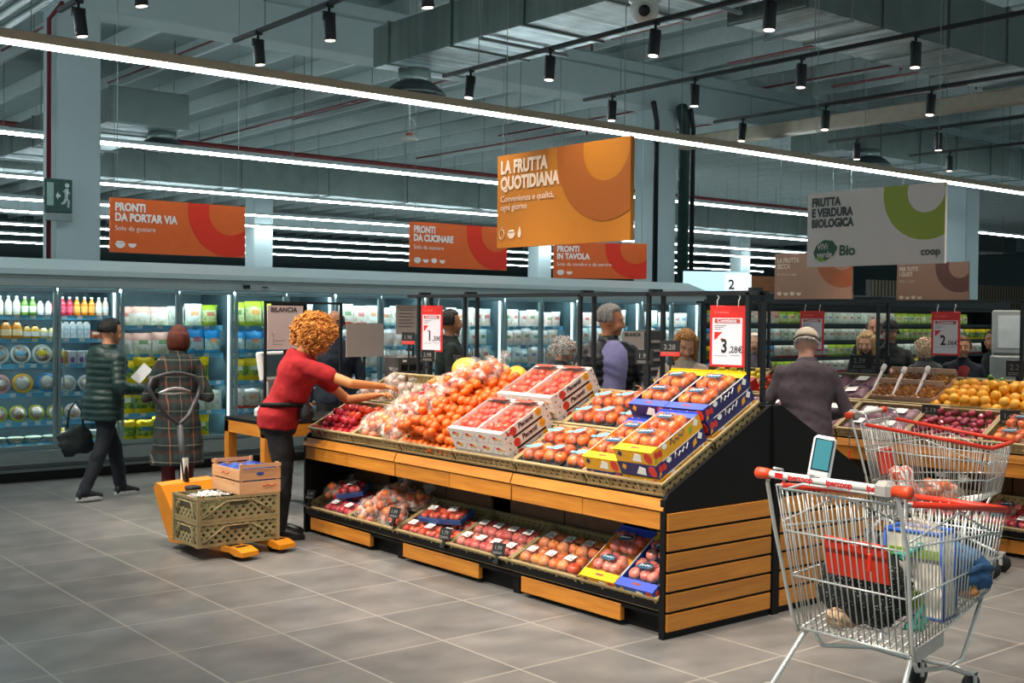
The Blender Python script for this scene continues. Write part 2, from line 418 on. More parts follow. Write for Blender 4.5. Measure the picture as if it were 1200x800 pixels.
# ventilation ducts
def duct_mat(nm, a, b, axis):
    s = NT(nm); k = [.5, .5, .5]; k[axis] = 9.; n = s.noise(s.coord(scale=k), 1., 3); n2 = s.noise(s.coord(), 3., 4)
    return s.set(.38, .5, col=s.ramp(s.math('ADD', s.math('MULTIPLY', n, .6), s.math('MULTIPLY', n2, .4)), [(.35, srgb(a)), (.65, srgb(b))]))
m_du = duct_mat('galvanised_duct_side', '#66736f', '#7c8985', 1); m_dub = duct_mat('duct_bottom_sheen', '#7f979c', '#dfeef0', 1); m_dub2 = duct_mat('duct_underside_sheen', '#7f979c', '#dfeef0', 0)  # same metal; the undersides' sheen is painted as pale streaks
def duct(nm, x0, x1, y0, y1, z0, z1, along, label, every=1.3):
    t = empty(nm, ((x0+x1)/2, (y0+y1)/2, z0)); tag(t, label, 'duct'); X, Y, Z = (x1-x0)/2, (y1-y0)/2, z1-z0
    MB().box(-X, X, -Y, Y, .004, Z, b=.01).build('duct_casing', m_du, t)
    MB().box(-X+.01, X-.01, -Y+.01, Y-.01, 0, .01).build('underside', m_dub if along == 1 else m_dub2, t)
    L = Y if along == 1 else X; k = -L+.02
    while k < L:
        f = MB()
        if along == 1: f.box(-X-.02, X+.02, k, k+.03, -.02, Z+.02)
        else: f.box(k, k+.03, -Y-.02, Y+.02, -.02, Z+.02)
        k += every; f.build('flange', m_du, t)
    k = -L+.7
    while k < L-.2:
        h = MB()
        for sd in (-1, 1):
            if along == 1: h.cyl((sd*(X+.05), k, -.04), (sd*(X+.05), k, 6.31-z0), .008, n=4)
            else: h.cyl((k, sd*(Y+.05), -.04), (k, sd*(Y+.05), 6.31-z0), .008, n=4)
        if along == 1: h.box(-X-.07, X+.07, k-.02, k+.02, -.06, -.025)
        else: h.box(k-.02, k+.02, -Y-.07, Y+.07, -.06, -.025)
        k += 2.6; h.build('hanger', m_cable, t)
    return t
def diffuser(x, y, ztop, zb, r, label):
    t = empty('ceiling_diffuser', (x, y, zb)); tag(t, label, 'air diffuser')
    MB().lathe([(r*.52, .14), (r*.52, ztop-zb)], 20).build('neck', m_du, t)
    MB().lathe([(r*.55, .17), (r*.7, .13), (r, .02), (r, 0), (r*.96, 0), (r*.7, .09), (r*.3, .05), (.001, .05)], 28).build('bell', M('#2b3335', .4), t)
    for q in (.28, .5, .72):
        c = MB(); c.lathe([(r*q, .0), (r*(q+.14), .05), (r*(q+.12), .055), (r*(q-.02), .005)], 24); c.build('cone_ring', M('#1a2022', .4), t)
duct('air_duct', 8.0, 9.15, 7.0, 12.6, 4.8, 5.3, 1, 'broad grey ventilation duct running over the aisle above the price signs')
diffuser(8.45, 12.33, 4.8, 4.47, .40, 'round black air diffuser under the near ventilation duct')
duct('air_duct', 9.6, 32, 7.2, 8.2, 4.8, 5.45, 0, 'wide grey duct with shiny ribbed underside, top right of the ceiling')
duct('air_duct', 6.9, 8.2, 18.6, 25, 4.75, 5.3, 1, 'grey square duct beside the tall column at left')
diffuser(8.0, 19.2, 4.75, 4.45, .45, 'round black air diffuser under the duct near the tall left column')
duct('air_duct', -4, 50, 26.0, 27.2, 4.7, 5.5, 0, 'very long grey duct crossing the far ceiling behind the strip lights', 2.4)
duct('air_duct', 17.5, 40, 12.4, 13.4, 4.7, 5.3, 0, 'far grey duct at the right above the tracks')
tag(MB().box(-.13, .13, 0, 9, 0, .2, b=.02).build('cable_duct', M('#a79c8a', .6), None, (14.7, 4.5, 4.52)), 'long beige cable duct above the tracks at the right', 'cable duct')
diffuser(18.3, 12.3, 4.75, 4.45, .4, 'round dark air diffuser high behind the rightmost tracks')
for i, (x, y0, y1) in enumerate(((8.7, 14.5, 23.6), (11.1, 16.5, 24.5), (13.63, 14.6, 25), (16.23, 17.5, 23.6), (5.67, 13.4, 20.4), (6.2, 14.4, 22), (11.2, 6, 11.6), (8.7, 8, 11.6), (16.2, 9.8, 11.6), (13.6, 8, 11.6), (18.8, 12, 23.6), (21.4, 12, 23.6))):
    p = MB().tube([(0, y0, -.12), (0, y0, 0), (0, y1, 0)], .022, 8)
    for k in range(int((y1-y0)/2.4)): p.cyl((0, y0+1+k*2.4, .02), (0, y0+1+k*2.4, 1.1), .006, n=4)
    tag(p.build('sprinkler_pipe', m_red, None, (x, 0, 6.32 if y0 < 15.5 < y1 else 5.5)), 'thin dark red sprinkler branch pipe, %s in the run under the roof' % ordw(i), 'pipe', 'red sprinkler branch pipes')
tag(MB().tube([(-4, 0, 0), (40, 0, 0)], .05, 10).build('sprinkler_main', m_red, None, (0, 23.7, 5.3)), 'long dark red sprinkler main crossing behind the tall columns', 'pipe')
tag(MB().tube([(0, 0, 0), (0, 0, 3.2), (0, -.5, 3.3)], .03, 10).build('riser_pipe', m_red, None, (4.88, 15.3, 2.2)), 'vertical dark red pipe beside the tall left column', 'pipe')
for i, (x, y, z0, r) in enumerate(((16.5, 15.1, 0, .11), (16.85, 15.2, 0, .05), (15.75, 15.1, 0, .05))):
    tag(MB().tube([(0, 0, z0), (0, 0, 5.3), (-.3, -.2, 5.6)], r, 10).build('riser_pipe', m_dark if i else M('#1d3a33', .5), None, (x, y, 0)), ['thick dark green vertical pipe beside the middle column', 'thin black vertical pipe right of the middle column', 'thin black vertical pipe left of the middle column'][i], 'pipe')
for i in range(5):
    tag(MB().tube([(0, 0, 0), (0, 8, 0)], .045, 8).build('conduit_pipe', M('#9aa6a6', .4, .5), None, (3.35+.2*i, 7, 5.05)), 'grey conduit pipe at the top left corner, %s of five side by side' % ordw(i), 'pipe', 'grey conduit pipes')
# camera, sensor
t = empty('security_camera', (8.05, 7.9, 4.62)); tag(t, 'white dome security camera under the air duct', 'security camera')
MB().lathe([(.001, .18), (.14, .18), (.15, .08), (.10, .06)], 22).build('mount', M('#dcdcd6', .4), t)
MB().sphere((0, 0, 0), .14, 20, 14).build('ball', M('#dcdcd6', .4), t)
d = Vector((-8.05, -7.9, -3.0)).normalized(); rr_ = MB().cyl(d*.11, d*.165, .082, .072, 22); rr_.build('lens_ring', M('#c9c9c4', .4), t)
MB().cyl(d*.164, d*.169, .055, n=20).build('lens', m_black, t)
t = empty('hanging_sensor', (9.35, 13.76, 4.18)); tag(t, 'small white sensor hanging on a long cable below the strip light', 'sensor')
MB().lathe([(.001, -.03), (.10, -.03), (.12, 0), (.09, .035), (.001, .05)], 20).build('sensor_body', M('#d8d4cc', .4), t)
MB().lathe([(.05, .045), (.04, .08), (.001, .085)], 14).build('orange_ring', M('#c8562c', .5), t)
MB().tube([(0, 0, .08), (0, 0, .5), (.0, 0, 2.4)], .012, 6).tube([(.03, 0, .08), (.12, 0, .16), (.08, 0, .26), (0, 0, .3)], .008, 6).build('cable', M('#d5d9d9', .5), t)
# ---------------------------------------------------------------- glass door cabinets along the back
m_frame = M('#8fa6aa', .35, .4, .05); m_case = M('#8e9b9b', .5, .0, .05); m_inner = M('#4a636a', .6, var=.08); m_rail = M('#6fc4ea', .4, var=.06); m_tag = M('#eef4f6', .5, var=.03)
m_kick = M('#15191a', .6); m_bump = M('#4d5757', .5); m_led = EM('#eafcff', LED_POWER); m_shelf = M('#3f5a62', .5); m_led2 = EM('#eafcff', 1.2)
ZA = [1.655, 1.42, 1.16, .87, .583, .364]; ZB = [1.555, 1.248, .937, .618, .333]; ZC = [1.56, 1.305, 1.05, .74, .40]
MOD = 1.285; X0 = 3.277
def cab_x(k): return X0 + k*MOD
CAB = ['leftmost', 'second', 'third', 'fourth', 'fifth', 'sixth', 'seventh', 'rightmost']
def cabinet(k, zs):
    x0 = cab_x(k); t = empty('refrigerated_cabinet', (x0, 12.0, 0)); W = MOD
    tag(t, '%s of the row of glass-door chilled cabinets along the back wall' % CAB[k] if k < 8 else 'chilled cabinet', 'fridge', 'glass door chilled cabinets')
    MB().box(.0, W, .86, .92, .1, 2.0).box(0, .012, .06, .86, .1, 1.98).box(W-.012, W, .06, .86, .1, 1.98).build('back_panel', m_inner, t)
    b = MB().box(0, W, .0, .86, .10, .30).box(0, W, .06, .86, .30, .325); b.build('base', m_case, t)
    MB().box(0, W, -.035, .0, .135, .19, b=.01).build('bumper', m_bump, t)
    MB().box(0, W, .06, .8, 0, .10).build('kick_plate', m_kick, t)
    MB().box(0, W, .05, .90, 1.93, 2.0).build('top_panel', m_inner, t)
    for i, z in enumerate(zs):
        d = .16 + .03*i if i else .16
        s = MB().box(.012, W-.012, max(.17, .30-.03*i), .86, z-.022, z).build('shelf', m_shelf, t)
        y = max(.17, .30-.03*i)
        r = MB().box(.014, W-.014, y-.016, y, z-.046, z+.004)
        r.build('price_rail', m_rail, s)
        if i < len(zs)-1: MB().box(.05, W-.05, y+.004, y+.016, z-.034, z-.023).build('added_shelf_light', m_led, s)  # hidden tube added under the shelf to brighten the products below
        g = MB(); q = random.Random(k*17+i); x = .05+q.random()*.06
        while x < W-.1:
            g.box(x, x+.055, y-.019, y-.016, z-.034, z); x += .11+q.random()*.12
        g.build('price_tag', m_tag, s)
    for j in (0, 1):
        a, c = j*W/2+.012, (j+1)*W/2-.006 if j == 0 else W-.012
        if j: a = W/2+.006
        f = MB().box(a, a+.03, .0, .045, .325, 1.93, b=.004).box(c-.03, c, 0, .045, .325, 1.93, b=.004).box(a+.03, c-.03, 0, .045, .325, .36).box(a+.03, c-.03, 0, .045, 1.895, 1.93)
        fo = f.build('door', m_frame, t)
        MB().box(a+.03, c-.03, .018, .026, .36, 1.895).build('glass', GLASS(), fo)
        hx = (c-.045) if j == 0 else (a+.045)
        MB().tube([(hx, 0, .95), (hx, -.03, .97), (hx, -.03, 1.3), (hx, 0, 1.32)], .008, 6).build('handle', m_frame, fo)
    MB().box(0, W, .052, .075, 1.905, 1.93).build('light_tube', m_led, t)
    for x in (.03, W-.055): MB().box(x, x+.025, .055, .075, .36, 1.9).build('light_tube', m_led2, t)
cabinet(0, ZA); cabinet(1, ZB); cabinet(2, ZB)
for k in range(3, 8): cabinet(k, ZC)
# long canopy over the whole row
t = empty('canopy', (2.0, 12.0, 0)); tag(t, 'long pale grey canopy running above the glass-door cabinets', 'canopy')
L = 13.56-2.0
MB().prism([(.96, 2.22), (.30, 2.235), (-.07, 2.115), (-.09, 2.06), (-.09, 1.945), (-.05, 1.935), (-.005, 1.935), (-.005, 2.002), (.96, 2.002)], 0, L, 'x').build('fascia', M('#aab6b6', .5, var=.03), t)
MB().box(0, L, -.096, -.09, 2.045, 2.06).build('trim_line', M('#6f7f80', .5), t)
MB().box(3.9, 3.96, -.14, -.09, 1.97, 2.01).box(4.13, 4.2, -.10, -.088, 1.985, 1.995, 0).build('sensor_eye', m_black, t)

# ---------------------------------------------------------------- chilled products
def printmat(name, top, mid, bot, food, zt=.72, zb=.2, foodmix=.55, sc=7., label=.75):
    """printed bag: coloured head and foot bands, a clear middle showing the food"""
    if name in MATS: return MATS[name]
    s = NT(name); o = s.sep(s.coord('Generated'))
    v = s.n('VectorMath', operation='ADD'); s.l(s.coord('Generated'), v.inputs[0])
    cx = s.n('CombineXYZ'); s.l(s.math('MULTIPLY', s.rand(), 17.), cx.inputs[0]); s.l(cx.outputs[0], v.inputs[1])
    n = s.noise(v.outputs[0], sc, 5, .6); n2 = s.noise(v.outputs[0], 4., 3)
    f = s.ramp(n, [(.35, srgb(food[0])), (.5, srgb(food[1])), (.65, srgb(food[2]))])
    m = s.mix(s.ramp(n2, [(.45, (0, 0, 0, 1)), (.55, (foodmix,)*3+(1,))]), srgb(mid), f)
    z = s.math('ADD', o[2], s.math('MULTIPLY', s.math('SUBTRACT', n2, .5), .25))
    m = s.mix(s.math('GREATER_THAN', z, zt), m, srgb(top)); m = s.mix(s.math('LESS_THAN', z, zb), m, srgb(bot))
    r = s.rand(); hue = s.ramp(s.math('FRACT', s.math('MULTIPLY', r, 7.3)), [(0, srgb('#c8332a')), (.2, srgb('#e88a20')), (.4, srgb('#3c8a3a')), (.6, srgb('#2a6fb4')), (.8, srgb('#f0f0ea'))], 'CONSTANT')
    inx = s.math('MULTIPLY', s.math('LESS_THAN', s.math('ABSOLUTE', s.math('SUBTRACT', o[0], .5)), .22), s.math('LESS_THAN', s.math('ABSOLUTE', s.math('SUBTRACT', o[2], .55)), .10))
    m = s.mix(s.math('MULTIPLY', inx, label), m, hue)
    hv = s.n('HueSaturation'); s.l(m, hv.inputs['Color']); s.l(s.math('ADD', s.math('MULTIPLY', s.math('FRACT', s.math('MULTIPLY', r, 3.7)), .40), .66), hv.inputs['Value']); m = hv.outputs[0]
    MATS[name] = s.set(.45, col=m, spec=.3); return MATS[name]
LEAF = ('#234a14', '#557f25', '#9db85d')
bagm = dict(
 pink=printmat('pink_salad_bag', '#f0b9a8', '#f3e6df', '#dfe8c9', ('#5d7a2f', '#c9d8a0', '#f0ddd0'), .62, .12),
 white=printmat('white_salad_bag', '#e9eee2', '#eef2ea', '#d9e6cf', ('#6c8c3a', '#c4d6a2', '#f2f4ea'), .8, .12),
 blue=printmat('blue_salad_bag', '#1c8fd2', '#bcd8e2', '#3aa6e0', ('#5c7a35', '#a9c084', '#e6dcd0'), .6, .16),
 yellow=printmat('yellow_salad_bag', '#ecca00', '#a8bb4c', '#eed000', LEAF, .66, .22, .95),
 green=printmat('green_salad_bag', '#a9c42c', '#d6e0a6', '#93b02a', ('#3f6d1a', '#a9c45a', '#e2ecc0'), .74, .16),
 multi=printmat('mixed_salad_bag', '#f4f0e6', '#e8e2d8', '#d33f37', ('#7fa24a', '#e4d7c4', '#c9443a'), .8, .14),
 cheese=printmat('white_cheese_pack', '#f6f4ee', '#eef3f4', '#cfe6f0', ('#f0d77c', '#f4e9d6', '#e79a6a'), .78, .12, .6, 5.),
 cream=printmat('cream_cheese_pack', '#d8ecf4', '#f8f6f0', '#f4f0e4', ('#f2b544', '#f6e2c0', '#e66c4a'), .82, .1, .5, 4.),
 ham=printmat('pink_ham_pack', '#f2f4f4', '#f2dcd4', '#e9eef0', ('#e08f7d', '#f0c4b4', '#f4e6dc'), .78, .14, .8, 4.),
 aqua=printmat('pale_aqua_pack', '#dff2f4', '#e8f2f0', '#9ad3e2', ('#c4e2d4', '#f2f2e6', '#f0c45a'), .7, .12, .5, 4.))
PROTO = {}
HID = []
def proto(name, objfn):
    if name not in PROTO: PROTO[name] = objfn()
    return PROTO[name]
def mesh_of(mb, name, mats):
    me = bpy.data.meshes.new(name); me.from_pydata(mb.v, [], mb.f)
    for m in (mats if isinstance(mats, (list, tuple)) else [mats]): me.materials.append(m)
    me.polygons.foreach_set('material_index', mb.mi); me.polygons.foreach_set('use_smooth', mb.sm); me.update(); return me
MESH = {}
def bag_mesh(kind, w, h, t, seed=0):
    k = ('bag', kind, w, h, t, seed)
    if k not in MESH:
        m = MB().pillow(w, h, t, 8, 9, 0, seed=seed)
        m.box(-w/2, w/2, -.002, .002, h-.012, h+.004)
        MESH[k] = mesh_of(m, 'salad_bag', bagm[kind])
    return MESH[k]
def bottle_mesh(body, cap, r, h, square=False, label=None):
    k = ('bottle', body, cap, r, h, square)
    if k not in MESH:
        m = MB(); nk = .32*r if not square else .4*r
        prof = [(r*.9, 0), (r, .006), (r, h*.58), (r*.93, h*.66), (nk*1.5, h*.82), (nk*1.15, h*.86), (nk*1.15, h*.9)]
        rings = [((0, 0, z), (q, 0, 0), (0, q, 0)) for q, z in prof]
        m.loft(rings, 16, 0, True, True, .45 if square else 1.)
        m.lathe([(nk*1.35, h*.885), (nk*1.35, h), (nk*1.2, h*1.005)], 12, 1)
        m.loft([((0, 0, z), (r*1.015, 0, 0), (0, r*1.015, 0)) for z in (h*.16, h*.5)], 16, 2, True, False, .45 if square else 1.)
        MESH[k] = mesh_of(m, 'drink_bottle', [M(body, .25, coat=.4), M(cap, .4), M(label or '#f2f0ea', .5, var=.2, scale=40)])
    return MESH[k]
def carton_mesh(col, w, d, h, top='#f5f5f2', gable=True):
    k = ('carton', col, w, d, h)
    if k not in MESH:
        m = MB().box(-w/2, w/2, -d/2, d/2, 0, h*.8, 0, b=.004)
        if gable: m.prism([(-w/2, h*.8), (w/2, h*.8), (w*.08, h), (-w*.08, h)], -d/2, d/2, 'y', 1)
        m.box(-w/2*.8, w/2*.8, -d/2-.0015, -d/2, h*.15, h*.6, 2)
        MESH[k] = mesh_of(m, 'milk_carton', [M(col, .4, var=.05), M(top, .4), M('#cfe0ea', .5, var=.35, scale=30)])
    return MESH[k]
def tub_mesh(rim, lid, label, r, depth=.06, facets=28):
    """round tub lying back on its side so that the printed lid faces the aisle (-y)"""
    k = ('tub', rim, lid, r, facets)
    if k not in MESH:
        m = MB(); m.X = Matrix.Translation((0, 0, r)) @ Matrix.Rotation(R(78), 4, 'X')
        m.lathe([(r*.72, -depth), (r*.8, -depth+.004), (r*.97, -.006), (r, 0), (r, .006), (r*.93, .008)], facets, 0, sm=facets > 12)
        m.lathe([(r*.76, .0095), (r*.3, .010), (.001, .010)], facets, 1)
        m.loft([((0, r*.10, .0112), (r*.5, 0, 0), (0, r*.30, 0)), ((0, r*.10, .0125), (r*.48, 0, 0), (0, r*.28, 0))], 4 if facets == 24 else 18, 2)
        MESH[k] = mesh_of(m, 'food_tub', [M(rim, .35), printmat('lid_'+lid, '#f2efe8', '#e8e6dc', '#e9c9a8', {'salad': ('#3f6a24', '#d8d3b8', '#d2502c'), 'noodle': ('#e7dcc4', '#d9783a', '#f4f0e6'), 'soup': ('#d2b48a', '#f2ece0', '#c84a36')}[lid], .95, .02, .95, 6.), M(label, .45, var=.3, scale=35)])
    return MESH[k]
def bowl_mesh(col, r, h):
    k = ('bowl', col, r)
    if k not in MESH:
        m = MB().lathe([(r*.6, 0), (r*.95, h*.8), (r, h*.82), (r, h*.9), (r*.85, h), (.001, h*1.05)], 24)
        MESH[k] = mesh_of(m, 'food_bowl', printmat('bowl_'+col.strip('#'), col, '#e9ede4', '#d6ddd2', ('#6c8c3a', '#e7e2cf', '#d9a24a'), .62, .2, .9, 7.))
    return MESH[k]
def box_mesh(col, w, d, h, lab='#f4f0e4', pic='#e07a2a'):
    k = ('box', col, w, d, h, lab)
    if k not in MESH:
        m = MB().box(-w/2, w/2, -d/2, d/2, 0, h, 0, b=.003).box(-w*.38, w*.38, -d/2-.0015, -d/2, h*.55, h*.88, 1)
        m.loft([((0, -d/2-.001, h*.3), (w*.3, 0, 0), (0, 0, h*.22)), ((0, -d/2-.003, h*.3), (w*.28, 0, 0), (0, 0, h*.2))], 14, 2)
        MESH[k] = mesh_of(m, 'food_box', [M(col, .4, var=.1), M(lab, .5, var=.15, scale=40), M(pic, .5, var=.35, scale=30)])
    return MESH[k]
def fill(k, zi, zs, y, specs, x_start=.06, lab='', gap=.004, xmax=MOD-.02):
    """stand a run of products on one shelf; specs: (mesh, width, count, words, category, tilt)"""
    x = x_start; sh = ['top', 'second', 'third', 'fourth', 'fifth', 'bottom'][zi] if zi < len(zs)-1 else 'bottom'
    cnt = {}
    specs = list(specs) + [specs[-1][:2] + (40,) + specs[-1][3:]]
    for mesh, w, n, words, cat in specs:
        for i_ in range(n):
            i = cnt[words] = cnt.get(words, -1) + 1
            if x + w > xmax: return
            o = link(mesh.name.split('.')[0], mesh, None, (cab_x(k)+x+w/2, 12.0+y+rnd.uniform(0, .02), zs[zi]+.001)); o.rotation_euler = (rnd.uniform(-.1, .02) if 'bag' in cat else 0, 0, rnd.uniform(-.12, .12)); o.scale = (rnd.uniform(.98, 1.08), 1, rnd.uniform(.92, 1.1)) if 'bag' in cat or cat == 'pack' else (1, 1, 1)
            tag(o, '%s, %s from left, %s shelf of the %s cabinet' % (words, ordw(i), sh, CAB[k]), cat, '%s on the %s shelf of the %s cabinet' % (words, sh, CAB[k]))
            x += w + gap
# leftmost cabinet
B = bottle_mesh; g = 0
fill(0, 0, ZA, .26, [(B('#f2ecd2', '#f4f4f0', .036, .19), .074, 4, 'cream yogurt bottle', 'bottle'), (B('#6fa23c', '#f4f4f0', .036, .185, False, '#e6f0d8'), .074, 2, 'green white yogurt bottle', 'bottle'), (B('#e9e4ea', '#20242c', .034, .165), .072, 2, 'white bottle with dark cap', 'bottle'),
  (B('#d8304a', '#f2f2f0', .034, .19, False, '#e4607a'), .07, 3, 'red yogurt bottle', 'bottle'), (B('#ee8a1e', '#f4f2ee', .034, .19, False, '#f6b45a'), .07, 3, 'orange juice bottle', 'bottle'), (B('#f0d3bc', '#f2f0ea', .034, .19), .07, 3, 'peach yogurt bottle', 'bottle'), (B('#f3f5f5', '#f5f6f6', .05, .235, True), .105, 1, 'large white milk jug', 'bottle'), (B('#eef2f4', '#f5f6f6', .046, .195, True), .096, 1, 'small white milk jug', 'bottle')], .05)
fill(0, 1, ZA, .24, [(B('#e8952e', '#15171a', .05, .185, True, '#f6d9a8'), .104, 3, 'orange juice jug with black cap', 'bottle'), (B('#e7b53a', '#1c1e20', .038, .14, True), .08, 2, 'small yellow juice jug', 'bottle'), (B('#ead9a0', '#26282a', .038, .12, True), .08, 2, 'pale cream juice jug', 'bottle'),
  (carton_mesh('#e8f0f4', .058, .07, .17), .064, 5, 'white milk carton', 'carton'), (box_mesh('#e46a52', .09, .08, .07), .095, 2, 'low red and white food box', 'box'), (B('#e6d6d2', '#c8403a', .035, .12), .074, 2, 'small pale jar with red lid', 'jar')], .05)
fill(0, 2, ZA, .22, [(tub_mesh('#cfd6d2', 'salad', '#7cc0e0', .10), .205, 2, 'round salad bowl with blue label', 'salad bowl'), (tub_mesh('#c9cfc4', 'salad', '#e8d02a', .10), .205, 1, 'round salad bowl with yellow label', 'salad bowl'), (box_mesh('#e8952a', .13, .08, .13, '#f2c23a', '#c8402a'), .14, 1, 'orange food box', 'box'), (box_mesh('#cfd8de', .08, .08, .13, '#e8e4ee', '#8a5aa0'), .085, 5, 'pale food box with purple print', 'box')], .04)
fill(0, 3, ZA, .2, [(tub_mesh('#e8a0a8', 'noodle', '#f2e6e2', .095), .2, 1, 'round tub with pink rim', 'food tub'), (tub_mesh('#eeb420', 'noodle', '#f4efe2', .10), .22, 1, 'round tub with yellow rim', 'food tub'), (tub_mesh('#3b94d4', 'soup', '#f2eee6', .10), .24, 1, 'round tub with blue rim', 'food tub'), (tub_mesh('#c9cfd0', 'soup', '#f0ece2', .085), .18, 3, 'round tub with grey rim', 'food tub')], .05)
fill(0, 4, ZA, .18, [(tub_mesh('#b9c24a', 'noodle', '#efe9e0', .085, .06, 12), .178, 4, 'round ready meal tub with green rim', 'food tub'), (tub_mesh('#d8dcdc', 'noodle', '#dfe4ea', .085, .06, 12), .178, 3, 'round ready meal tub with white rim', 'food tub')], .04)
fill(0, 5, ZA, .2, [(bowl_mesh('#cfd6c0', .08, .07), .168, 4, 'shallow lidded food bowl', 'food bowl'), (B('#b98a4a', '#e8c83a', .035, .13), .075, 1, 'brown sauce bottle', 'bottle'), (box_mesh('#e8e6da', .1, .08, .1, '#d9dde2', '#7c9a4a'), .105, 4, 'pale sauce box', 'box')], .04)
# second and third cabinet: salad bags
Bg = bag_mesh
fill(1, 0, ZB, .26, [(Bg('pink', .21, .21, .11), .195, 3, 'pink topped salad bag', 'salad bag'), (Bg('white', .2, .22, .11, 1), .19, 2, 'white salad bag', 'salad bag'), (Bg('green', .2, .24, .11, 1), .19, 2, 'lime green salad bag', 'salad bag')], .03)
fill(1, 1, ZB, .24, [(Bg('pink', .21, .24, .11, 2), .2, 3, 'pink topped salad bag', 'salad bag'), (Bg('blue', .2, .25, .11), .195, 3, 'blue salad bag', 'salad bag')], .03)
fill(1, 2, ZB, .22, [(Bg('yellow', .22, .25, .12), .205, 6, 'yellow salad bag', 'salad bag')], .03)
fill(1, 3, ZB, .2, [(Bg('yellow', .21, .24, .12, 3), .2, 4, 'yellow salad bag', 'salad bag'), (Bg('white', .2, .22, .11, 4), .19, 2, 'white salad bag', 'salad bag')], .03)
fill(1, 4, ZB, .2, [(Bg('yellow', .22, .22, .12, 5), .205, 6, 'yellow salad bag', 'salad bag')], .03)
fill(2, 0, ZB, .26, [(Bg('green', .23, .27, .13, 2), .22, 3, 'lime green salad bag', 'salad bag'), (Bg('white', .22, .25, .12, 3), .21, 2, 'white salad bag', 'salad bag')], .03)
fill(2, 1, ZB, .24, [(Bg('blue', .23, .26, .12, 3), .215, 5, 'blue salad bag', 'salad bag')], .03)
fill(2, 2, ZB, .22, [(Bg('yellow', .22, .25, .12, 7), .205, 2, 'yellow salad bag', 'salad bag'), (Bg('blue', .21, .25, .12, 8), .2, 3, 'blue salad bag', 'salad bag')], .03)
fill(2, 3, ZB, .2, [(Bg('multi', .2, .22, .12, 1), .19, 5, 'red and white salad bag', 'salad bag')], .03)
fill(2, 4, ZB, .2, [(Bg('multi', .2, .2, .12, 2), .19, 5, 'red and white salad bag', 'salad bag')], .03)
# the other cabinets: chilled packs
fill(3, 0, ZC, .26, [(Bg('multi', .2, .25, .1, 5), .185, 3, 'red and white bag', 'bag'), (Bg('aqua', .18, .24, .08), .17, 4, 'pale aqua bag', 'bag')], .03)
pk = [('cheese', .17, .215), ('cream', .15, .225), ('ham', .16, .205), ('aqua', .15, .22)]
NM = dict(cheese='white cheese pack', cream='cream coloured cheese pack', ham='pale pink ham pack', aqua='pale aqua pack')
for k in range(3, 8):
    for zi in range(5):
        if k == 3 and zi == 0: continue
        q = random.Random(k*7+zi); a = pk[(k+zi) % 4]; b = pk[(k+zi*2+1) % 4]
        if a == b: b = pk[(k+zi*2+2) % 4]
        fill(k, zi, ZC, .26-.02*zi, [(Bg(a[0], a[1], a[2], .07, zi % 2), a[1]-.012, 4, NM[a[0]], 'pack'), (Bg(b[0], b[1], b[2], .07, zi % 2), b[1]-.012, 4, NM[b[0]], 'pack')], .03)
# ---------------------------------------------------------------- dark open chiller beyond the cabinets
DX0, DX1 = 13.75, 23.0
t = empty('open_chiller', (DX0, 12.1, 0)); tag(t, 'long dark open chiller with rows of bagged vegetables at the far right', 'fridge')
MB().box(0, DX1-DX0, .75, .82, .2, 2.0).box(0, .04, 0, .8, 0, 2.0).box(DX1-DX0-.04, DX1-DX0, 0, .8, 0, 2.0).build('back_panel', M('#0f1517', .6), t)
MB().box(0, DX1-DX0, -.05, .82, 1.93, 2.12, b=.01).build('canopy', M('#1d2527', .5), t)
MB().box(0, DX1-DX0, -.05, .75, 0, .32).build('base', m_kick, t)
MB().box(.05, DX1-DX0-.05, .1, .13, 1.915, 1.93).build('light_tube', EM('#f2fff4', 5.0), t); MB().box(0, DX1-DX0, -.05, -.03, 1.87, 1.93).build('front_lip', m_kick, t)
ZD = [1.62, 1.33, 1.05, .78, .5]
for i, z in enumerate(ZD):
    s = MB().box(.04, DX1-DX0-.04, .25-.04*i, .75, z-.025, z).build('shelf', M('#12181a', .6), t)
    MB().box(.05, DX1-DX0-.05, .25-.04*i-.012, .25-.04*i, z-.05, z+.006).build('price_rail', M('#1f4a58', .5) if i > 2 else M('#202a2e', .5), s)
    MB().box(.1, DX1-DX0-.1, .25-.04*i+.004, .25-.04*i+.016, z-.036, z-.028).build('added_shelf_light', EM('#f2fff4', 4.0), s)  # glowing bar added behind the rail to brighten the bags
kinds = [('green', 'leafy green vegetable bag'), ('white', 'pale vegetable bag'), ('blue', 'blue vegetable bag'), ('multi', 'red and white vegetable bag'), ('yellow', 'yellow vegetable bag')]
lay = [[('green', 4), ('aqua', 3), ('pink', 3), ('green', 4), ('white', 8), ('multi', 4), ('green', 12)], [('blue', 5), ('aqua', 5), ('white', 12), ('multi', 3), ('green', 8), ('aqua', 4), ('yellow', 5)], [('yellow', 4), ('blue', 5), ('multi', 7), ('green', 6), ('white', 8), ('yellow', 4), ('multi', 6)], [('blue', 6), ('green', 8), ('multi', 8), ('yellow', 8)]]
nm = dict(green='leafy green bag', white='pale vegetable bag', blue='light blue bag', multi='red and white bag', yellow='yellow bag', aqua='pale aqua bag', pink='pinkish bag')
for i, row in enumerate(lay):
    x = DX0+.12
    for kind, n in row:
        for j in range(n):
            if x > DX1-.2: break
            o = link('vegetable_bag', bag_mesh(kind, .21, .2, .1, j % 2), None, (x+.1, 12.1+.36-.04*i, ZD[i]+.001))
            tag(o, '%s, %s of its run, %s shelf of the dark open chiller' % (nm[kind], ordw(j), ['top', 'second', 'third', 'fourth'][i]), 'vegetable bag', 'bagged vegetables in the dark open chiller'); x += .215
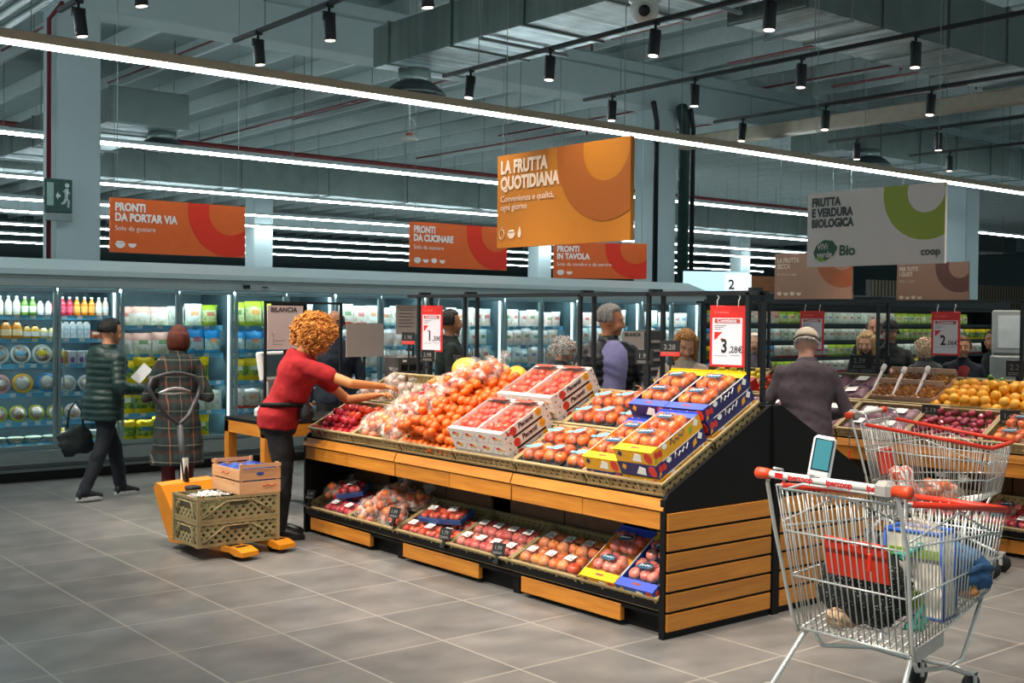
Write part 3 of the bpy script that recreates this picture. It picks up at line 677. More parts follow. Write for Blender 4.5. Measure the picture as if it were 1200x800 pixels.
# things beyond: lit counter sign, wood fascia, slatted wall
t = empty('counter_sign', (14.75, 12.75, 2.121)); tag(t, 'pale blue lit counter board with a number 2 above the chiller', 'sign'); t.rotation_euler = (0, 0, R(-30))
MB().box(-.55, .55, 0, .05, 0, .34).build('panel', EM('#9fd8ec', .9), t); MB().box(.15, .6, -.01, 0, .02, .3).build('white_panel', EM('#dfe9ea', .8), t)
text('2', .22, (.2, -.012, .06), m_dark, t, .004)
tag(MB().box(0, 2.4, 0, .12, 0, .30).build('wooden_fascia', WOOD('brown_fascia', '#6a3c1c', '#9a5c2c'), None, (15.6, 12.75, 2.121)), 'brown wooden fascia beside the blue counter sign', 'fascia')
def slat_mat():
    s = NT('slatted_wood_wall'); w = s.n('TexWave', bands_direction='X'); w.inputs['Scale'].default_value = 1.6; s.l(s.coord(), w.inputs['Vector'])
    return s.set(.6, col=s.ramp(w.outputs['Fac'], [(.3, srgb('#3b342c')), (.5, srgb('#8a7b66'))]))
tag(MB().box(0, 22, 0, .2, 0, 3.0).build('wall_slatted', slat_mat(), None, (33, 22, 0)), kind='structure')
# ---------------------------------------------------------------- fruit display stands
m_wood = WOOD('orange_display_wood', '#a8621c', '#d18a2e', 1); m_woodx = WOOD('orange_plank_wood', '#a8621c', '#d18a2e', 0)
m_bk = M('#060505', .6, var=.15, spec=.25); m_brown = M('#6d4a30', .6, var=.15)
UA, LA = R(27.5), R(24)
def slope(x0, z0, ang, y, s, h=0., side=1):
    """frame lying on a sloping tray: x to the viewer's right, y up the slope, z away from the tray"""
    c, sn = cos(ang), sin(ang)
    if side == 1: return frame((x0+s*c-h*sn, y, z0+s*sn+h*c), (0, -1, 0), (c, 0, sn), (-sn, 0, c))
    return frame((x0-s*c+h*sn, y, z0+s*sn+h*c), (0, 1, 0), (-c, 0, sn), (sn, 0, c))
def stand(name, x0, y0, L, label, bays):
    t = empty(name, (x0, y0, 0)); tag(t, label, 'display stand', 'sloping fruit display stands'); W = 1.804
    prof = [(0, 0), (0, .735), (.03, .77), (.87, 1.205), (.96, 1.205), (W-.03, .77), (W, .735), (W, 0)]
    for y, sg in ((0, 1), (L-.03, 1)):
        e = MB().prism(prof, y, y+.026, 'y').build('end_panel', m_bk, t)
    for k in range(6):
        for a, b in ((.012, .872), (.955, W-.012)):
            for y in (-.014, L): MB().box(a, b, y, y+.014, .04+k*.107, .04+k*.107+.092, b=.002).build('plank', m_woodx, t)
    MB().box(.885, .942, -.016, 0, 0, 1.2).build('end_post', m_bk, t)
    MB().box(-.004, .0, -.006, .03, .0, .74).build('corner_edge', m_bk, t)
    bl = L/bays
    for b in range(bays):
        a, c = b*bl+.006, (b+1)*bl-.006
        for sd in (0, 1):
            f = (lambda x: x) if sd == 0 else (lambda x: W-x)
            u = MB().prism([(f(0), .675), (f(-.012), .682), (f(0.012), .738), (f(.03), .738), (f(.03), .675)], a, c, 'y'); u.build('front_ledge', m_wood, t)
            mid = (a+c)/2
            for p, q in ((a, mid-.002), (mid+.002, c)):
                x0_, x1_ = sorted((f(0.), f(.025))); MB().box(x0_, x1_, p, q, .578, .672, b=.002).build('front_board', m_wood, t)
            pl = a+.30*bl; x0_, x1_ = sorted((f(.015), f(.05)))
            MB().box(x0_, x1_, a+.26*bl, a+.93*bl, .03, .125, b=.003).build('plinth_board', m_wood, t)
            x0_, x1_ = sorted((f(.0), f(.03))); MB().box(x0_, x1_, a-.006, c+.006, .15, .19).build('lower_rail', m_bk, t)
            x0_, x1_ = sorted((f(.44), f(.46)))
            for p, q in ((a, a+.42*bl), (a+.58*bl, c)): MB().box(x0_, x1_, p, q, .36, .6).build('back_board', m_brown, t)
    cr, sr = cos(UA), sin(UA); cl, sl = cos(LA), sin(LA); d = MB()
    for sd in (1, -1):
        f = (lambda x: x) if sd == 1 else (lambda x: W-x)
        d.prism([(f(.03), .728), (f(.87), 1.165), (f(.87), 1.145), (f(.03), .70)], .03, L-.03, 'y')
        d.prism([(f(.02), .13), (f(.46), .325), (f(.46), .30), (f(.02), .11)], .03, L-.03, 'y')
        d.prism([(f(.09), 0), (f(.09), .14), (f(.10), .14), (f(.10), 0)], .03, L-.03, 'y')
    d.box(.86, .95, .03, L-.03, 1.13, 1.2)
    for b in range(bays+1):
        y = min(max(b*bl, .05), L-.05); d.box(.47, .52, y-.02, y+.02, .1, .75).box(W-.52, W-.47, y-.02, y+.02, .1, .75).box(.05, .1, y-.03, y+.03, 0, .15).box(W-.1, W-.05, y-.03, y+.03, 0, .15)
    d.build('deck', m_bk, t)
    return t
S1X, S1Y, S1L = 4.516, 4.233, 3.83
stand('display_stand', S1X, S1Y, S1L, 'wood-clad sloping fruit stand in the middle, with black end panel', 3)
S2X, S2Y, S2L = 8.106, 3.16, 5.1
stand('display_stand', S2X, S2Y, S2L, 'wood-clad sloping fruit stand at right, behind the shopping carts', 4)
# black hanging frames over the ridges
def rack(x, ys, y0, y1, label, z=1.84):
    t = empty('display_rack', (x, y0, 1.2)); tag(t, label, 'hanging frame')
    for sx in (-.045, .045): MB().box(sx-.012, sx+.012, 0, y1-y0, z-1.2-.012, z-1.2+.012).build('rail', m_black, t)
    for y in ys:
        p = MB().box(-.057, -.033, y-y0-.012, y-y0+.012, .0, z-1.2).box(.033, .057, y-y0-.052, y-y0-.028, .0, z-1.2)
        p.box(-.05, .05, y-y0-.03, y-y0+.0, z-1.2+.0, z-1.2+.03); p.build('post', m_black, t)
    MB().box(-.07, .07, 0, y1-y0, -.0, .012).build('foot_bar', m_black, t)
    return t
rack(5.42, (4.40, 5.20, 5.84, 7.14, 7.75), 4.33, 7.9, 'black hanging frame along the ridge of the middle fruit stand', 1.85)
rack(9.01, (3.2, 4.6, 5.9, 7.2, 7.9), 3.0, 8.0, 'black hanging frame along the ridge of the right fruit stand', 1.86)

# ---------------------------------------------------------------- trays (crates) on the stands
m_lat = None; m_rim = M('#a28d63', .55, var=.12); m_latd = PERF('tan_lattice', '#86744e', '#a59064', 19., .60)
def crate_proto():
    w, d, h, k = .612, .425, .075, .008
    m = MB().box(-w/2, w/2, 0, d, 0, .008).box(-w/2, w/2, 0, k, 0, h).box(-w/2, w/2, d-k, d, 0, h).box(-w/2, -w/2+k, 0, d, 0, h).box(w/2-k, w/2, 0, d, 0, h)
    r = MB()
    r.box(-w/2-.006, w/2+.006, -.008, k+.004, h-.006, h+.006).box(-w/2-.006, w/2+.006, d-k-.004, d+.008, h-.006, h+.006).box(-w/2-.006, -w/2+k+.004, 0, d, h-.006, h+.006).box(w/2-k-.004, w/2+.006, 0, d, h-.006, h+.006)
    r.box(-w/2-.004, w/2+.004, -.006, .0, 0, .012)
    for x in (-w/2+.02, -.12, .12, w/2-.02): r.box(x-.006, x+.006, -.005, 0, 0, h)
    o = empty('fruit_crate'); b = m.build('lattice', m_latd, o); r.build('rim', m_rim, o); return o
CP = crate_proto(); used = [False]
def crate(mat, label, group):
    if not used[0]: used[0] = True; CP.matrix_world = mat; tag(CP, label, 'crate', group); return CP
    o = dup(CP, mat, label, group); o['category'] = 'crate'; return o
WY = .628
def U(y, s, h=0.): return slope(4.556, .742, UA, y, s, h)
def Lw(y, s, h=0.): return slope(4.54, .142, LA, y, s, h)
yc = lambda i: 8.03 - WY*(i+.5)
FC = ['of dark apples', 'of bagged oranges', 'of loose oranges', 'under the white tomato boxes', 'of blue labelled apple packs', 'under the blue and yellow boxes']
BC = ['of bagged bulbs', 'of red peppers', 'of more oranges', 'under the upper white boxes', 'of upper blue labelled packs', 'under the upper blue boxes']
LC = ['of blue trays of dark apples', 'of orange bags', 'of red fruit punnets', 'of pink apple packs', 'of red yellow apple packs', 'under the blue and yellow fruit boxes']
for i in range(6):
    crate(U(yc(i), .015), 'beige lattice crate %s, front row of the middle stand' % FC[i], 'crates on the upper deck of the middle stand')
    crate(U(yc(i), .47), 'beige lattice crate %s, back row of the middle stand' % BC[i], 'crates on the upper deck of the middle stand')
    crate(Lw(yc(i), .0), 'lattice crate %s, low shelf, middle stand' % LC[i], 'crates on the low shelf of the middle stand')

# ---------------------------------------------------------------- fruit
m_apple = VARY('red_apple_skin', ['#b01808', '#cc3014', '#e07a2c', '#a81410'], .3, 7., .3)
m_dapple = VARY('dark_red_apple_skin', ['#98101c', '#c41c28', '#a81430', '#d43a30'], .25, 7., .4)
m_papple = VARY('pink_apple_skin', ['#bf2c3a', '#d8504c', '#e8907a', '#c83c46'], .3, 7., .3)
m_yapple = VARY('red_yellow_apple_skin', ['#cc3424', '#dd6038', '#e49a50', '#c42c28'], .3, 7., .3)
m_orange = VARY('orange_peel', ['#cc4c08', '#d86410', '#d2580c', '#dc7c18'], .4, 5., .15, .25)
m_ornge2 = VARY('yellow_orange_peel', ['#f0a81c', '#f2b62e', '#efa024', '#f5c042'], .4, 5., .15, .25)
m_tom = VARY('tomato_skin', ['#bc2008', '#d03010', '#e05020', '#b41c0a'], .2, 5., .5)
m_plum = VARY('dark_plum_skin', ['#4a1428', '#8c2038', '#a83248', '#5a1a34'], .3, 6., .2)
m_stem = M('#5a4a24', .7); m_green = M('#4f7a2c', .6); m_sheet = FILM('thin_film', alpha=.07, rough=.1, wr=12); m_film = FILM('clear_film', alpha=.10, rough=.1, wr=22); m_bag = FILM('clear_bag', '#fbf6f0', .36, .15, 14.)
m_lblue = M('#7cc4dc', .4, var=.25, scale=60); m_white = M('#f1efe9', .5, var=.06); m_tray = M('#2a4f8c', .5); m_trayd = M('#23262c', .5)
def fruit_mesh(name, mat, r, kind='apple'):
    k = ('fruit', name, r)
    if k in MESH: return MESH[k]
    m = MB()
    if kind == 'apple':
        m.sphere((0, 0, r), r, 14, 10, 0, (1, 1, .9), lambda d: 1 - .22*max(0, d.z-.82)/.18*(1 if d.z > .82 else 0) - .10*max(0, -d.z-.8)/.2)
        m.cyl((0, 0, r*1.62), (r*.1, 0, r*1.98), r*.05, n=5, mi=1)
    elif kind == 'orange':
        m.sphere((0, 0, r*.92), r, 14, 10, 0, (1, 1, .9), lambda d: 1 - .08*max(0, d.z-.85)/.15)
        m.cyl((0, 0, r*1.66), (0, 0, r*1.74), r*.12, n=6, mi=1)
    elif kind == 'tomato':
        m.sphere((0, 0, r*.85), r, 14, 10, 0, (1, 1, .82), lambda d: 1 - .12*max(0, d.z-.8)/.2)
        for a in range(5): m.capsule((0, 0, r*1.53), (r*.4*cos(a*1.256), r*.4*sin(a*1.256), r*1.56), r*.06, r*.02, 5, 1)
    elif kind == 'pepper':
        m.loft([((0, y, r + .1*r*sin(y*40)), (q*r, 0, 0), (0, 0, q*r)) for y, q in ((-r*2.1, .1), (-r*1.9, .45), (-r, .85), (0, 1), (r, .95), (r*1.6, .7), (r*1.8, .15))], 10)
        m.tube([(0, r*1.75, r), (0, r*2.2, r*1.15)], r*.12, 5, 1)
    MESH[k] = mesh_of(m, name, [mat, m_green if kind in ('tomato', 'pepper', 'orange') else m_stem]); return MESH[k]
def place(me, mat, label, cat, group):
    o = link(me.name.split('.')[0], me, None, None, mat); return tag(o, label, cat, group)
def rrot(): return Matrix.Rotation(rnd.uniform(0, 6.28), 4, 'Z') @ Matrix.Rotation(rnd.uniform(-.5, .5), 4, 'X')
def LJ(x, y, z): return Matrix.Translation((x, y, z))
# --- packs: one prototype of each, then copies with their parts
def pack_proto(name, fm, nx, ny, r, tray, film, label_kind):
    o = empty(name); px = r*2.02; w, d = nx*px, ny*px
    if tray is not None:
        t = MB(); t.box(-w/2-.004, w/2+.004, -d/2-.004, d/2+.004, 0, .006).prism([(-w/2-.012, .035), (-w/2-.004, 0), (-w/2+.004, 0), (-w/2-.004, .035)], -d/2-.01, d/2+.01, 'y').prism([(w/2+.012, .035), (w/2+.004, 0), (w/2-.004, 0), (w/2+.004, .035)], -d/2-.01, d/2+.01, 'y')
        t.box(-w/2-.01, w/2+.01, -d/2-.012, -d/2-.004, 0, .035).box(-w/2-.01, w/2+.01, d/2+.004, d/2+.012, 0, .035); t.build('tray', tray, o)
    for i in range(nx):
        for j in range(ny):
            f = link(fm.name.split('.')[0], fm, o); f.matrix_local = LJ((i-(nx-1)/2)*px, (j-(ny-1)/2)*px, .007) @ Matrix.Rotation(i*2.1+j*1.3, 4, 'Z') @ Matrix.Rotation(.3*(i-j), 4, 'X')
    def fz(u, v):
        x, y = u*2-1, v*2-1; e = max(abs(x), abs(y))**6
        z = r*1.86*(1-e) + .012 + .006*sin(x*7+y*3)
        return (x*(w/2+.006), y*(d/2+.006), z)
    MB().grid(fz, 12, 12).build('film', film, o)
    lb = MB(); lz = r*1.84+.0185
    if label_kind == 'blue':     # leaf shaped blue sticker with a tail
        lb.loft([((w*.05, .0, lz), (w*.24, w*.10, 0), (-w*.05, w*.13, 0)), ((w*.05, .0, lz+.001), (w*.23, w*.10, 0), (-w*.05, w*.125, 0))], 16); lb.box(-w*.42, -w*.2, -w*.18, -w*.06, lz, lz+.001)
        lb.build('sticker', m_lblue, o)
    elif label_kind == 'white':
        lb.box(-.036, .036, -.026, .026, lz, lz+.001); lb.build('sticker', m_white, o); l2 = MB()
        for q in range(4): l2.box(-.026, .012+.004*q, .014-.01*q, .018-.01*q, lz+.001, lz+.0014)
        l2.box(.014, .03, -.02, -.005, lz+.001, lz+.0014); l2.build('print', M('#8f8a86', .6), o)
    elif label_kind == 'navy':
        lb.loft([((0, 0, lz), (w*.26, w*.04, 0), (-w*.02, w*.105, 0)), ((0, 0, lz+.001), (w*.25, w*.04, 0), (-w*.02, w*.10, 0))], 18); lb.build('sticker', M('#17506e', .4, var=.25, scale=30), o)
        l2 = MB(); l2.tube([(-w*.17, -w*.05, lz+.002), (-w*.12, w*.04, lz+.002), (-w*.08, -w*.03, lz+.002), (-w*.03, w*.02, lz+.002), (w*.02, -w*.01, lz+.002), (w*.07, w*.04, lz+.002), (w*.11, 0, lz+.002), (w*.17, w*.05, lz+.002)], w*.014, 5); l2.build('print', m_white, o)
    return o
A4 = fruit_mesh('apple', m_apple, .041); PA = fruit_mesh('apple', m_papple, .036); YA = fruit_mesh('apple', m_yapple, .040); DA = fruit_mesh('apple', m_dapple, .035); TM = fruit_mesh('tomato', m_tom, .032, 'tomato'); BA = fruit_mesh('apple', VARY('orange_apple_skin', ['#c02a0c', '#d44c10', '#e27c20', '#bc260e'], .3, 6., .3), .038); MX = fruit_mesh('apple', VARY('mixed_apple_skin', ['#cc1c3c', '#e0702c', '#dc3c58', '#e89a3a', '#b0bc3a'], .3, 5., .3), .036)
PR = {}
def pack(kind, mat, label, group):
    if kind not in PR:
        a = dict(bluelabel=('apple_pack', A4, 2, 2, .041, m_trayd, m_film, 'blue'), dark=('apple_pack', DA, 3, 2, .035, m_tray, m_film, 'white'), punnet=('fruit_punnet', TM, 3, 2, .032, m_tray, m_film, 'white'),
                 pink=('apple_pack', PA, 2, 2, .036, None, m_film, 'white'), yel=('apple_pack', YA, 2, 2, .040, None, m_film, 'white'), navy=('apple_pack', BA, 3, 2, .038, None, m_film, 'navy'), mixed=('apple_pack', MX, 3, 2, .036, None, m_film, 'navy'))[kind]
        o = PR[kind] = pack_proto(*a); o.matrix_world = mat
    else: o = dup(PR[kind], mat)
    tag(o, label, 'fruit pack', group)
    return o
RW = ['front', 'middle', 'rear']
# upper crates F4 and B4: blue sticker packs
for s0, nm_ in ((.02, 'front'), (.475, 'back')):
    for j in range(2):
        for i in range(3):
            pack('bluelabel', U(yc(4)+.20-.2*i, s0+.12+.19*j, .03 + .01*(i % 2)) @ Matrix.Rotation(rnd.uniform(-.12, .12), 4, 'Z'), 'apples under film, light blue sticker, %s from left, %s line of %s crate' % (ordw(i), ['lower', 'upper'][j], nm_), 'apple packs with light blue stickers')
# loose dark apples, F0
q = random.Random(3)
mm = fruit_mesh('dark_apple', m_dapple, .036); rr2 = fruit_mesh('red_apple', m_tom, .036)
for L_ in range(2):
    for j in range(5):
        for i in range(7):
            if L_ == 1 and (i in (0, 6) or j in (0, 4)): continue
            red = (i > 3 and j > 1)
            place(rr2 if red else mm, U(yc(0)+.26-.085*i-(.03 if j % 2 else 0), .055+.078*j, .012+.055*L_) @ LJ(0, q.uniform(-.008, .008), q.uniform(0, .01)) @ rrot(), 'bright red loose apple in the leftmost front crate' if red else 'dark red loose apple in the leftmost front crate', 'apple', 'bright loose apples in the leftmost front crate' if red else 'dark loose apples in the leftmost front crate')
# red peppers, B1 and the right side of B0
pp = fruit_mesh('red_pepper', M('#c2201e', .25, var=.25, coat=.4), .026, 'pepper')
for j in range(5):
    for i in range(7):
        place(pp, U(yc(1)+.28-.085*i, .54+.075*j, .014+.03*((i+j) % 2)) @ Matrix.Rotation(q.uniform(0, 6.28), 4, 'Z'), 'long red pepper lying in the back crate beside the worker\'s hand', 'pepper', 'red peppers in the back crate')
# loose oranges: F2, B2 and heaped over them
om = fruit_mesh('orange', m_orange, .036, 'orange'); n_or = 0
for L_ in range(3):
    for j in range(13):
        for i in range(10):
            s = .055+.066*j + (.033 if L_ % 2 else 0); y = yc(2)+.29-.066*i-(.033 if (j+L_) % 2 else 0)
            if s > .92 or y < yc(2)-.31: continue
            if L_ == 2 and (q.random() < .45 or i > 7): continue
            if L_ == 0 and 1 < j < 11 and 1 < i < 8: continue   # out of sight under the heap
            n_or += 1
            ht = .015+.053*L_ + (.05*max(0, 1-abs(i-2)/5) if L_ else 0)
            place(om, U(y, s, ht) @ LJ(q.uniform(-.006, .006), q.uniform(-.006, .006), q.uniform(0, .012)) @ rrot(), 'loose orange heaped left of the white tomato boxes', 'orange', 'heap of loose oranges on the middle stand')
# bags of fruit
def bag_proto(seed, w, d, h, fm, r, n, name='fruit_bag', film=None):
    o = empty(name); qq = random.Random(seed); pts = []
    tries = 0
    while len(pts) < n and tries < 6000:
        tries += 1; u = qq.uniform(-1, 1), qq.uniform(-1, 1), qq.uniform(0, 1)
        if (u[0]**2+u[1]**2+(u[2]-.3)**2 > .95): continue
        p = Vector((u[0]*(w/2-r), u[1]*(d/2-r), r*.1+u[2]*(h-1.6*r)))
        if all((p-o2).length > r*1.75 for o2 in pts): pts.append(p)
    for p in pts:
        f = link(fm.name.split('.')[0], fm, o); f.matrix_local = Matrix.Translation(p) @ Matrix.Rotation(qq.uniform(0, 6), 4, 'Z') @ Matrix.Rotation(qq.uniform(-1, 1), 4, 'X')
    def fz(u, v):
        a = u*2*PI; b = v*PI; dx, dy, dz = cos(a)*sin(b), sin(a)*sin(b), cos(b)
        k = 1.06 + .16*noise.noise(Vector((dx*2.2+seed, dy*2.2, dz*2.2))) + .06*noise.noise(Vector((dx*7, dy*7+seed, dz*7)))
        return (dx*k*w/2, dy*k*d/2, max(.002, h*.46 + dz*k*h*.55))
    MB().grid(fz, 28, 16).build('film', film or m_bag, o)
    tw = MB()
    tw.loft([((w*.30, d*.1, h*.8), (.03, 0, .01), (0, .03, 0)), ((w*.40, d*.14, h*.95), (.012, 0, 0), (0, .012, 0)), ((w*.5, d*.18, h*1.12), (.05, 0, -.02), (0, .03, .02))], 9); tw.build('twist', film or m_bag, o)
    return o
BG = {}
def bag(kind, mat, label, group):
    if kind not in BG:
        a = dict(a=(1, .30, .24, .15, om, .034, 16), b=(5, .28, .26, .14, fruit_mesh('orange', m_yapple, .034, 'orange'), .034, 16), c=(9, .26, .2, .12, om, .034, 11), garlic=(4, .2, .16, .11, fruit_mesh('bulb', VARY('pale_bulb_skin', ['#c9a8a0', '#a86a6a', '#d9c8bc', '#7a3a48'], .5), .03), .03, 9))[kind]
        o = BG[kind] = bag_proto(*a, name='bulb_bag' if kind == 'garlic' else 'fruit_bag'); o.matrix_world = mat
    else: o = dup(BG[kind], mat)
    tag(o, label, 'fruit bag', group); return o
def Rz(a): return Matrix.Rotation(a, 4, 'Z')
bl = [(0, 'b', yc(1)+.15, .16, .03, .2), (1, 'a', yc(1)-.17, .13, .03, -.3), (2, 'b', yc(1)+.0, .36, .07, .8), (3, 'a', yc(1)-.30, .36, .10, .1), (4, 'a', yc(1)-.24, .60, .12, .5), (5, 'a', yc(1)-.36, .64, .14, 1.0), (6, 'b', yc(1)-.28, .87, .09, .0), (7, 'a', yc(2)+.1, .80, .14, .3)]
bw = ['at the front left corner', 'at the front, beside the loose oranges', 'behind the front left bag', 'lying on the loose oranges', 'high, next to the red peppers', 'on the heap below the top bag', 'at the ridge by the black posts', 'on top beside the melon']
for i, k, y, s, h, a in bl: bag(k, U(y, s, h) @ Rz(a), 'clear bag of oranges %s' % bw[i], 'clear bags of oranges on the upper deck')
for i, (y, s, a) in enumerate(((yc(0)+.22, .56, .3), (yc(0)+.02, .60, 1.2), (yc(0)-.18, .66, .1), (yc(0)+.14, .78, 2.))):
    bag('garlic', U(y, s, .02) @ Rz(a), ['clear bag of pale bulbs right beside the worker in red', 'clear bag of pale bulbs second from the worker in red', 'clear bag of pale bulbs next to the red peppers', 'clear bag of pale bulbs at the ridge behind the others'][i], 'bags of pale bulbs')
mel = MB().sphere((0, 0, .085), .085, 18, 12, 0, (1.25, 1, 1))
for i, (y, s) in enumerate(((6.94, .86), (6.62, .90), (6.42, .90))):
    place(mesh_of(mel, 'melon', VARY('yellow_melon_skin', ['#eab020', '#f0c040', '#e2a418'], .4)), U(y, s, .10 if i == 0 else .03) @ Rz(.4+i), ['yellow melon topmost beside the orange bags', 'yellow melon half hidden behind the black price post', 'yellow melon behind the loose oranges right of the post'][i], 'melon', 'yellow melons at the ridge')

# ---------------------------------------------------------------- printed cardboard boxes
def box_shell(w, d, h, k=.005, flap=.0):
    m = MB().box(-w/2, w/2, 0, d, 0, k).box(-w/2, w/2, 0, k, 0, h).box(-w/2, w/2, d-k, d, 0, h).box(-w/2, -w/2+k, k, d-k, 0, h).box(w/2-k, w/2, k, d-k, 0, h)
    m.box(-w/2, w/2, 0, .035, h-.004, h).box(-w/2, w/2, d-.035, d, h-.004, h)
    return m
def disc(mb, c, ax, ay, n=18, mi=0):
    c = Vector(c); ax = Vector(ax); ay = Vector(ay); nn = ax.cross(ay).normalized()*.0012
    return mb.loft([(c, ax, ay), (c+nn, ax*.98, ay*.98)], n, mi, False)
m_card = M('#ded3cc', .6, var=.05, scale=3); m_pr = M('#cf3428', .5); m_py = M('#e8a21e', .5); m_pd = M('#3a1614', .6); m_flap = M('#9a4a38', .6); m_dot = M('#5a3a34', .6); m_pg = M('#8aa83a', .5)
def white_box():
    w, d, h = .27, .41, .075; o = empty('tomato_box'); box_shell(w, d, h).build('carton', m_card, o)
    x = w/2+.0004; a = MB(); disc(a, (x, .10, .042), (0, .028, 0), (0, 0, .028)); a.build('print_tomato', m_pr, o)
    a = MB(); disc(a, (x, .33, .05), (0, .027, 0), (0, 0, .027)); a.build('print_yellow_tomato', m_py, o)
    a = MB()
    for i, (y, z) in enumerate(((.322, .055), (.335, .06), (.343, .046), (.328, .04), (.336, .035), (.318, .045), (.092, .05), (.106, .05), (.1, .034))): disc(a, (x+.0012, y, z), (0, .003, 0), (0, 0, .003), 8)
    for y, z in ((.03, .03), (.05, .06), (.40, .03), (.39, .06), (.42, .05)): disc(a, (x, y, z), (0, .006, 0), (0, 0, .006), 8)
    a.build('print_dots', m_dot, o)
    MB().box(x, x+.001, .085, .345, .0, .013).build('stripe', m_pd, o)
    text('Pacenti', .046, (x+.001, .145, .034), m_pd, o, .001, rot=(PI/2, 0, PI/2), shear=.25)
    for sx in (-.075, .06):
        a = MB(); disc(a, (sx, -.0004, .042), (.022, 0, 0), (0, 0, .010)); a.build('print_tomato', m_pr, o)
        a = MB(); disc(a, (sx+.025, -.0004, .036), (.02, 0, 0), (0, 0, .009)); a.build('print_yellow_tomato', m_py, o)
    a = MB()
    for i in range(12): disc(a, (-.125+.022*i, -.0004, .012+.05*((i*7) % 5)/5), (.004, 0, 0), (0, 0, .004), 8)
    a.build('print_dots', m_dot, o)
    MB().grid(lambda u, v: ((u-.5)*.2*(1-.15*v), d-.012-.05*v, h+.004+.022*sin(v*2.2)), 6, 5).build('flap', m_flap, o)
    return o
WB0 = white_box(); wb_first = [True]
def wbox(mat, label):
    if wb_first[0]: wb_first[0] = False; WB0.matrix_world = mat; o = WB0
    else: o = dup(WB0, mat)
    return tag(o, label, 'box', 'white printed tomato boxes')
tl = fruit_mesh('tomato', m_tom, .033, 'tomato')
for row, s0, ly in (('front', .035, 3), ('back', .49, 3)):
    for i in range(2):
        for k in range(ly):
            wbox(U(yc(3)+.155-.276*i, s0, .012+.077*k), 'white printed tomato box, %s stack, %s row, %s' % (['left', 'right'][i], row, ['at the bottom', 'in the middle', 'on top'][k]))
        for jj in range(5):
            for ii in range(4):
                place(tl, U(yc(3)+.155-.276*i+.098-.065*ii, s0+.05+.074*jj, .012+.154+.012+.008*((ii+jj) % 2)) @ rrot(), 'red tomato in the top white box, %s stack of the %s row' % (['left', 'right'][i], row), 'tomato', 'tomatoes in the %s top box of the %s row' % (['left', 'right'][i], row))
        f = MB().grid(lambda u, v: ((u-.5)*.255, .02+v*.37, .012*noise.noise(Vector((u*6+i, v*7, 1.3)))), 12, 14)
        tag(f.build('plastic_sheet', m_sheet, None, None, U(yc(3)+.155-.276*i, s0, .012+.154+.077)), 'clear plastic sheet over the tomatoes, %s stack of the %s row' % (['left', 'right'][i], row), 'plastic sheet')
def color_box(name, body, top, back, inner):
    w, d, h = .285, .415, .08; o = empty(name); box_shell(w, d, h).build('carton', body, o)
    MB().box(-w/2, w/2, 0, .06, h, h+.003).build('top_flap', top, o); MB().box(-w/2, w/2, d-.05, d+.0, h, h+.003).box(-w/2, w/2, d-.003, d, h, h+.014).build('back_flap', back, o)
    MB().box(-.03, .03, .025, .04, h+.003, h+.004).build('hand_hole', m_flap, o)
    for x in (-w/2-.001, w/2-.003): MB().box(x, x+.004, .06, d-.03, h-.004, h+.002).build('rim', inner, o)
    x = w/2+.0004; a = MB()
    for y, z in ((.03, .05), (.06, .045)): disc(a, (x, y, z), (0, .018, 0), (0, 0, .022), 6)
    a.build('print_apple', m_pr, o)
    a = MB(); a.prism([(.085, .066), (.105, .077), (.125, .068), (.12, .05), (.10, .045), (.088, .055)], x, x+.0012, 'x'); a.prism([(.35, .05), (.375, .075), (.395, .055), (.375, .03)], x, x+.0012, 'x'); a.build('print_heart', m_white, o)
    a = MB(); a.prism([(.30, .02), (.335, .03), (.34, .06), (.31, .05)], x, x+.0012, 'x').prism([(.0, .01), (.025, .02), (.02, .04)], x, x+.0012, 'x'); a.build('print_leaf', m_py if body is not m_yb else m_pg, o)
    a = MB(); a.tube([(x+.001, .15, .045), (x+.001, .165, .075), (x+.001, .18, .04), (x+.001, .2, .06), (x+.001, .215, .045), (x+.001, .235, .065), (x+.001, .25, .045), (x+.001, .275, .07)], .003, 5); a.build('print_script', m_white if body is not m_yb else m_navy, o)
    a = MB(); a.prism([(-.02, .02), (.02, .07), (.06, .06), (.05, .015)], -.0012, 0, 'y'); a.build('print_heart', m_white, o)
    a = MB(); disc(a, (w/2-.035, -.0004, .045), (.03, 0, 0), (0, 0, .035), 8); a.build('print_apple', m_pr, o)
    a = MB(); a.prism([(-.12, .05), (-.10, .075), (-.08, .06), (-.10, .035)], -.0012, 0, 'y'); a.build('print_leaf', m_py if body is not m_yb else m_navy, o)
    return o
m_navy = M('#27205e', .45, var=.2); m_blue = M('#2438a0', .45, var=.15); m_blue2 = M('#4a5fd0', .45, var=.1); m_yb = M('#e6a516', .5, var=.12); m_yb2 = M('#f2c414', .5, var=.08); m_cyb = M('#1e4fa8', .45, var=.12)
CB = dict(navy=(m_navy, m_blue2, m_yb2), yellow=(m_yb, m_yb2, m_blue2), blue=(m_cyb, m_blue2, m_yb2)); CBP = {}
def cbox(kind, mat, label):
    if kind not in CBP: o = CBP[kind] = color_box('apple_box', CB[kind][0], CB[kind][1], CB[kind][2], m_card); o.matrix_world = mat
    else: o = dup(CBP[kind], mat)
    return tag(o, label, 'box', 'colour printed apple boxes')
st = [('front left', yc(5)+.148, .03, ('navy', 'yellow')), ('front right', yc(5)-.142, .03, ('yellow', 'navy', 'yellow')), ('back left', yc(5)+.148, .485, ('navy', 'blue', 'navy')), ('back right', yc(5)-.142, .485, ('yellow', 'navy', 'navy'))]
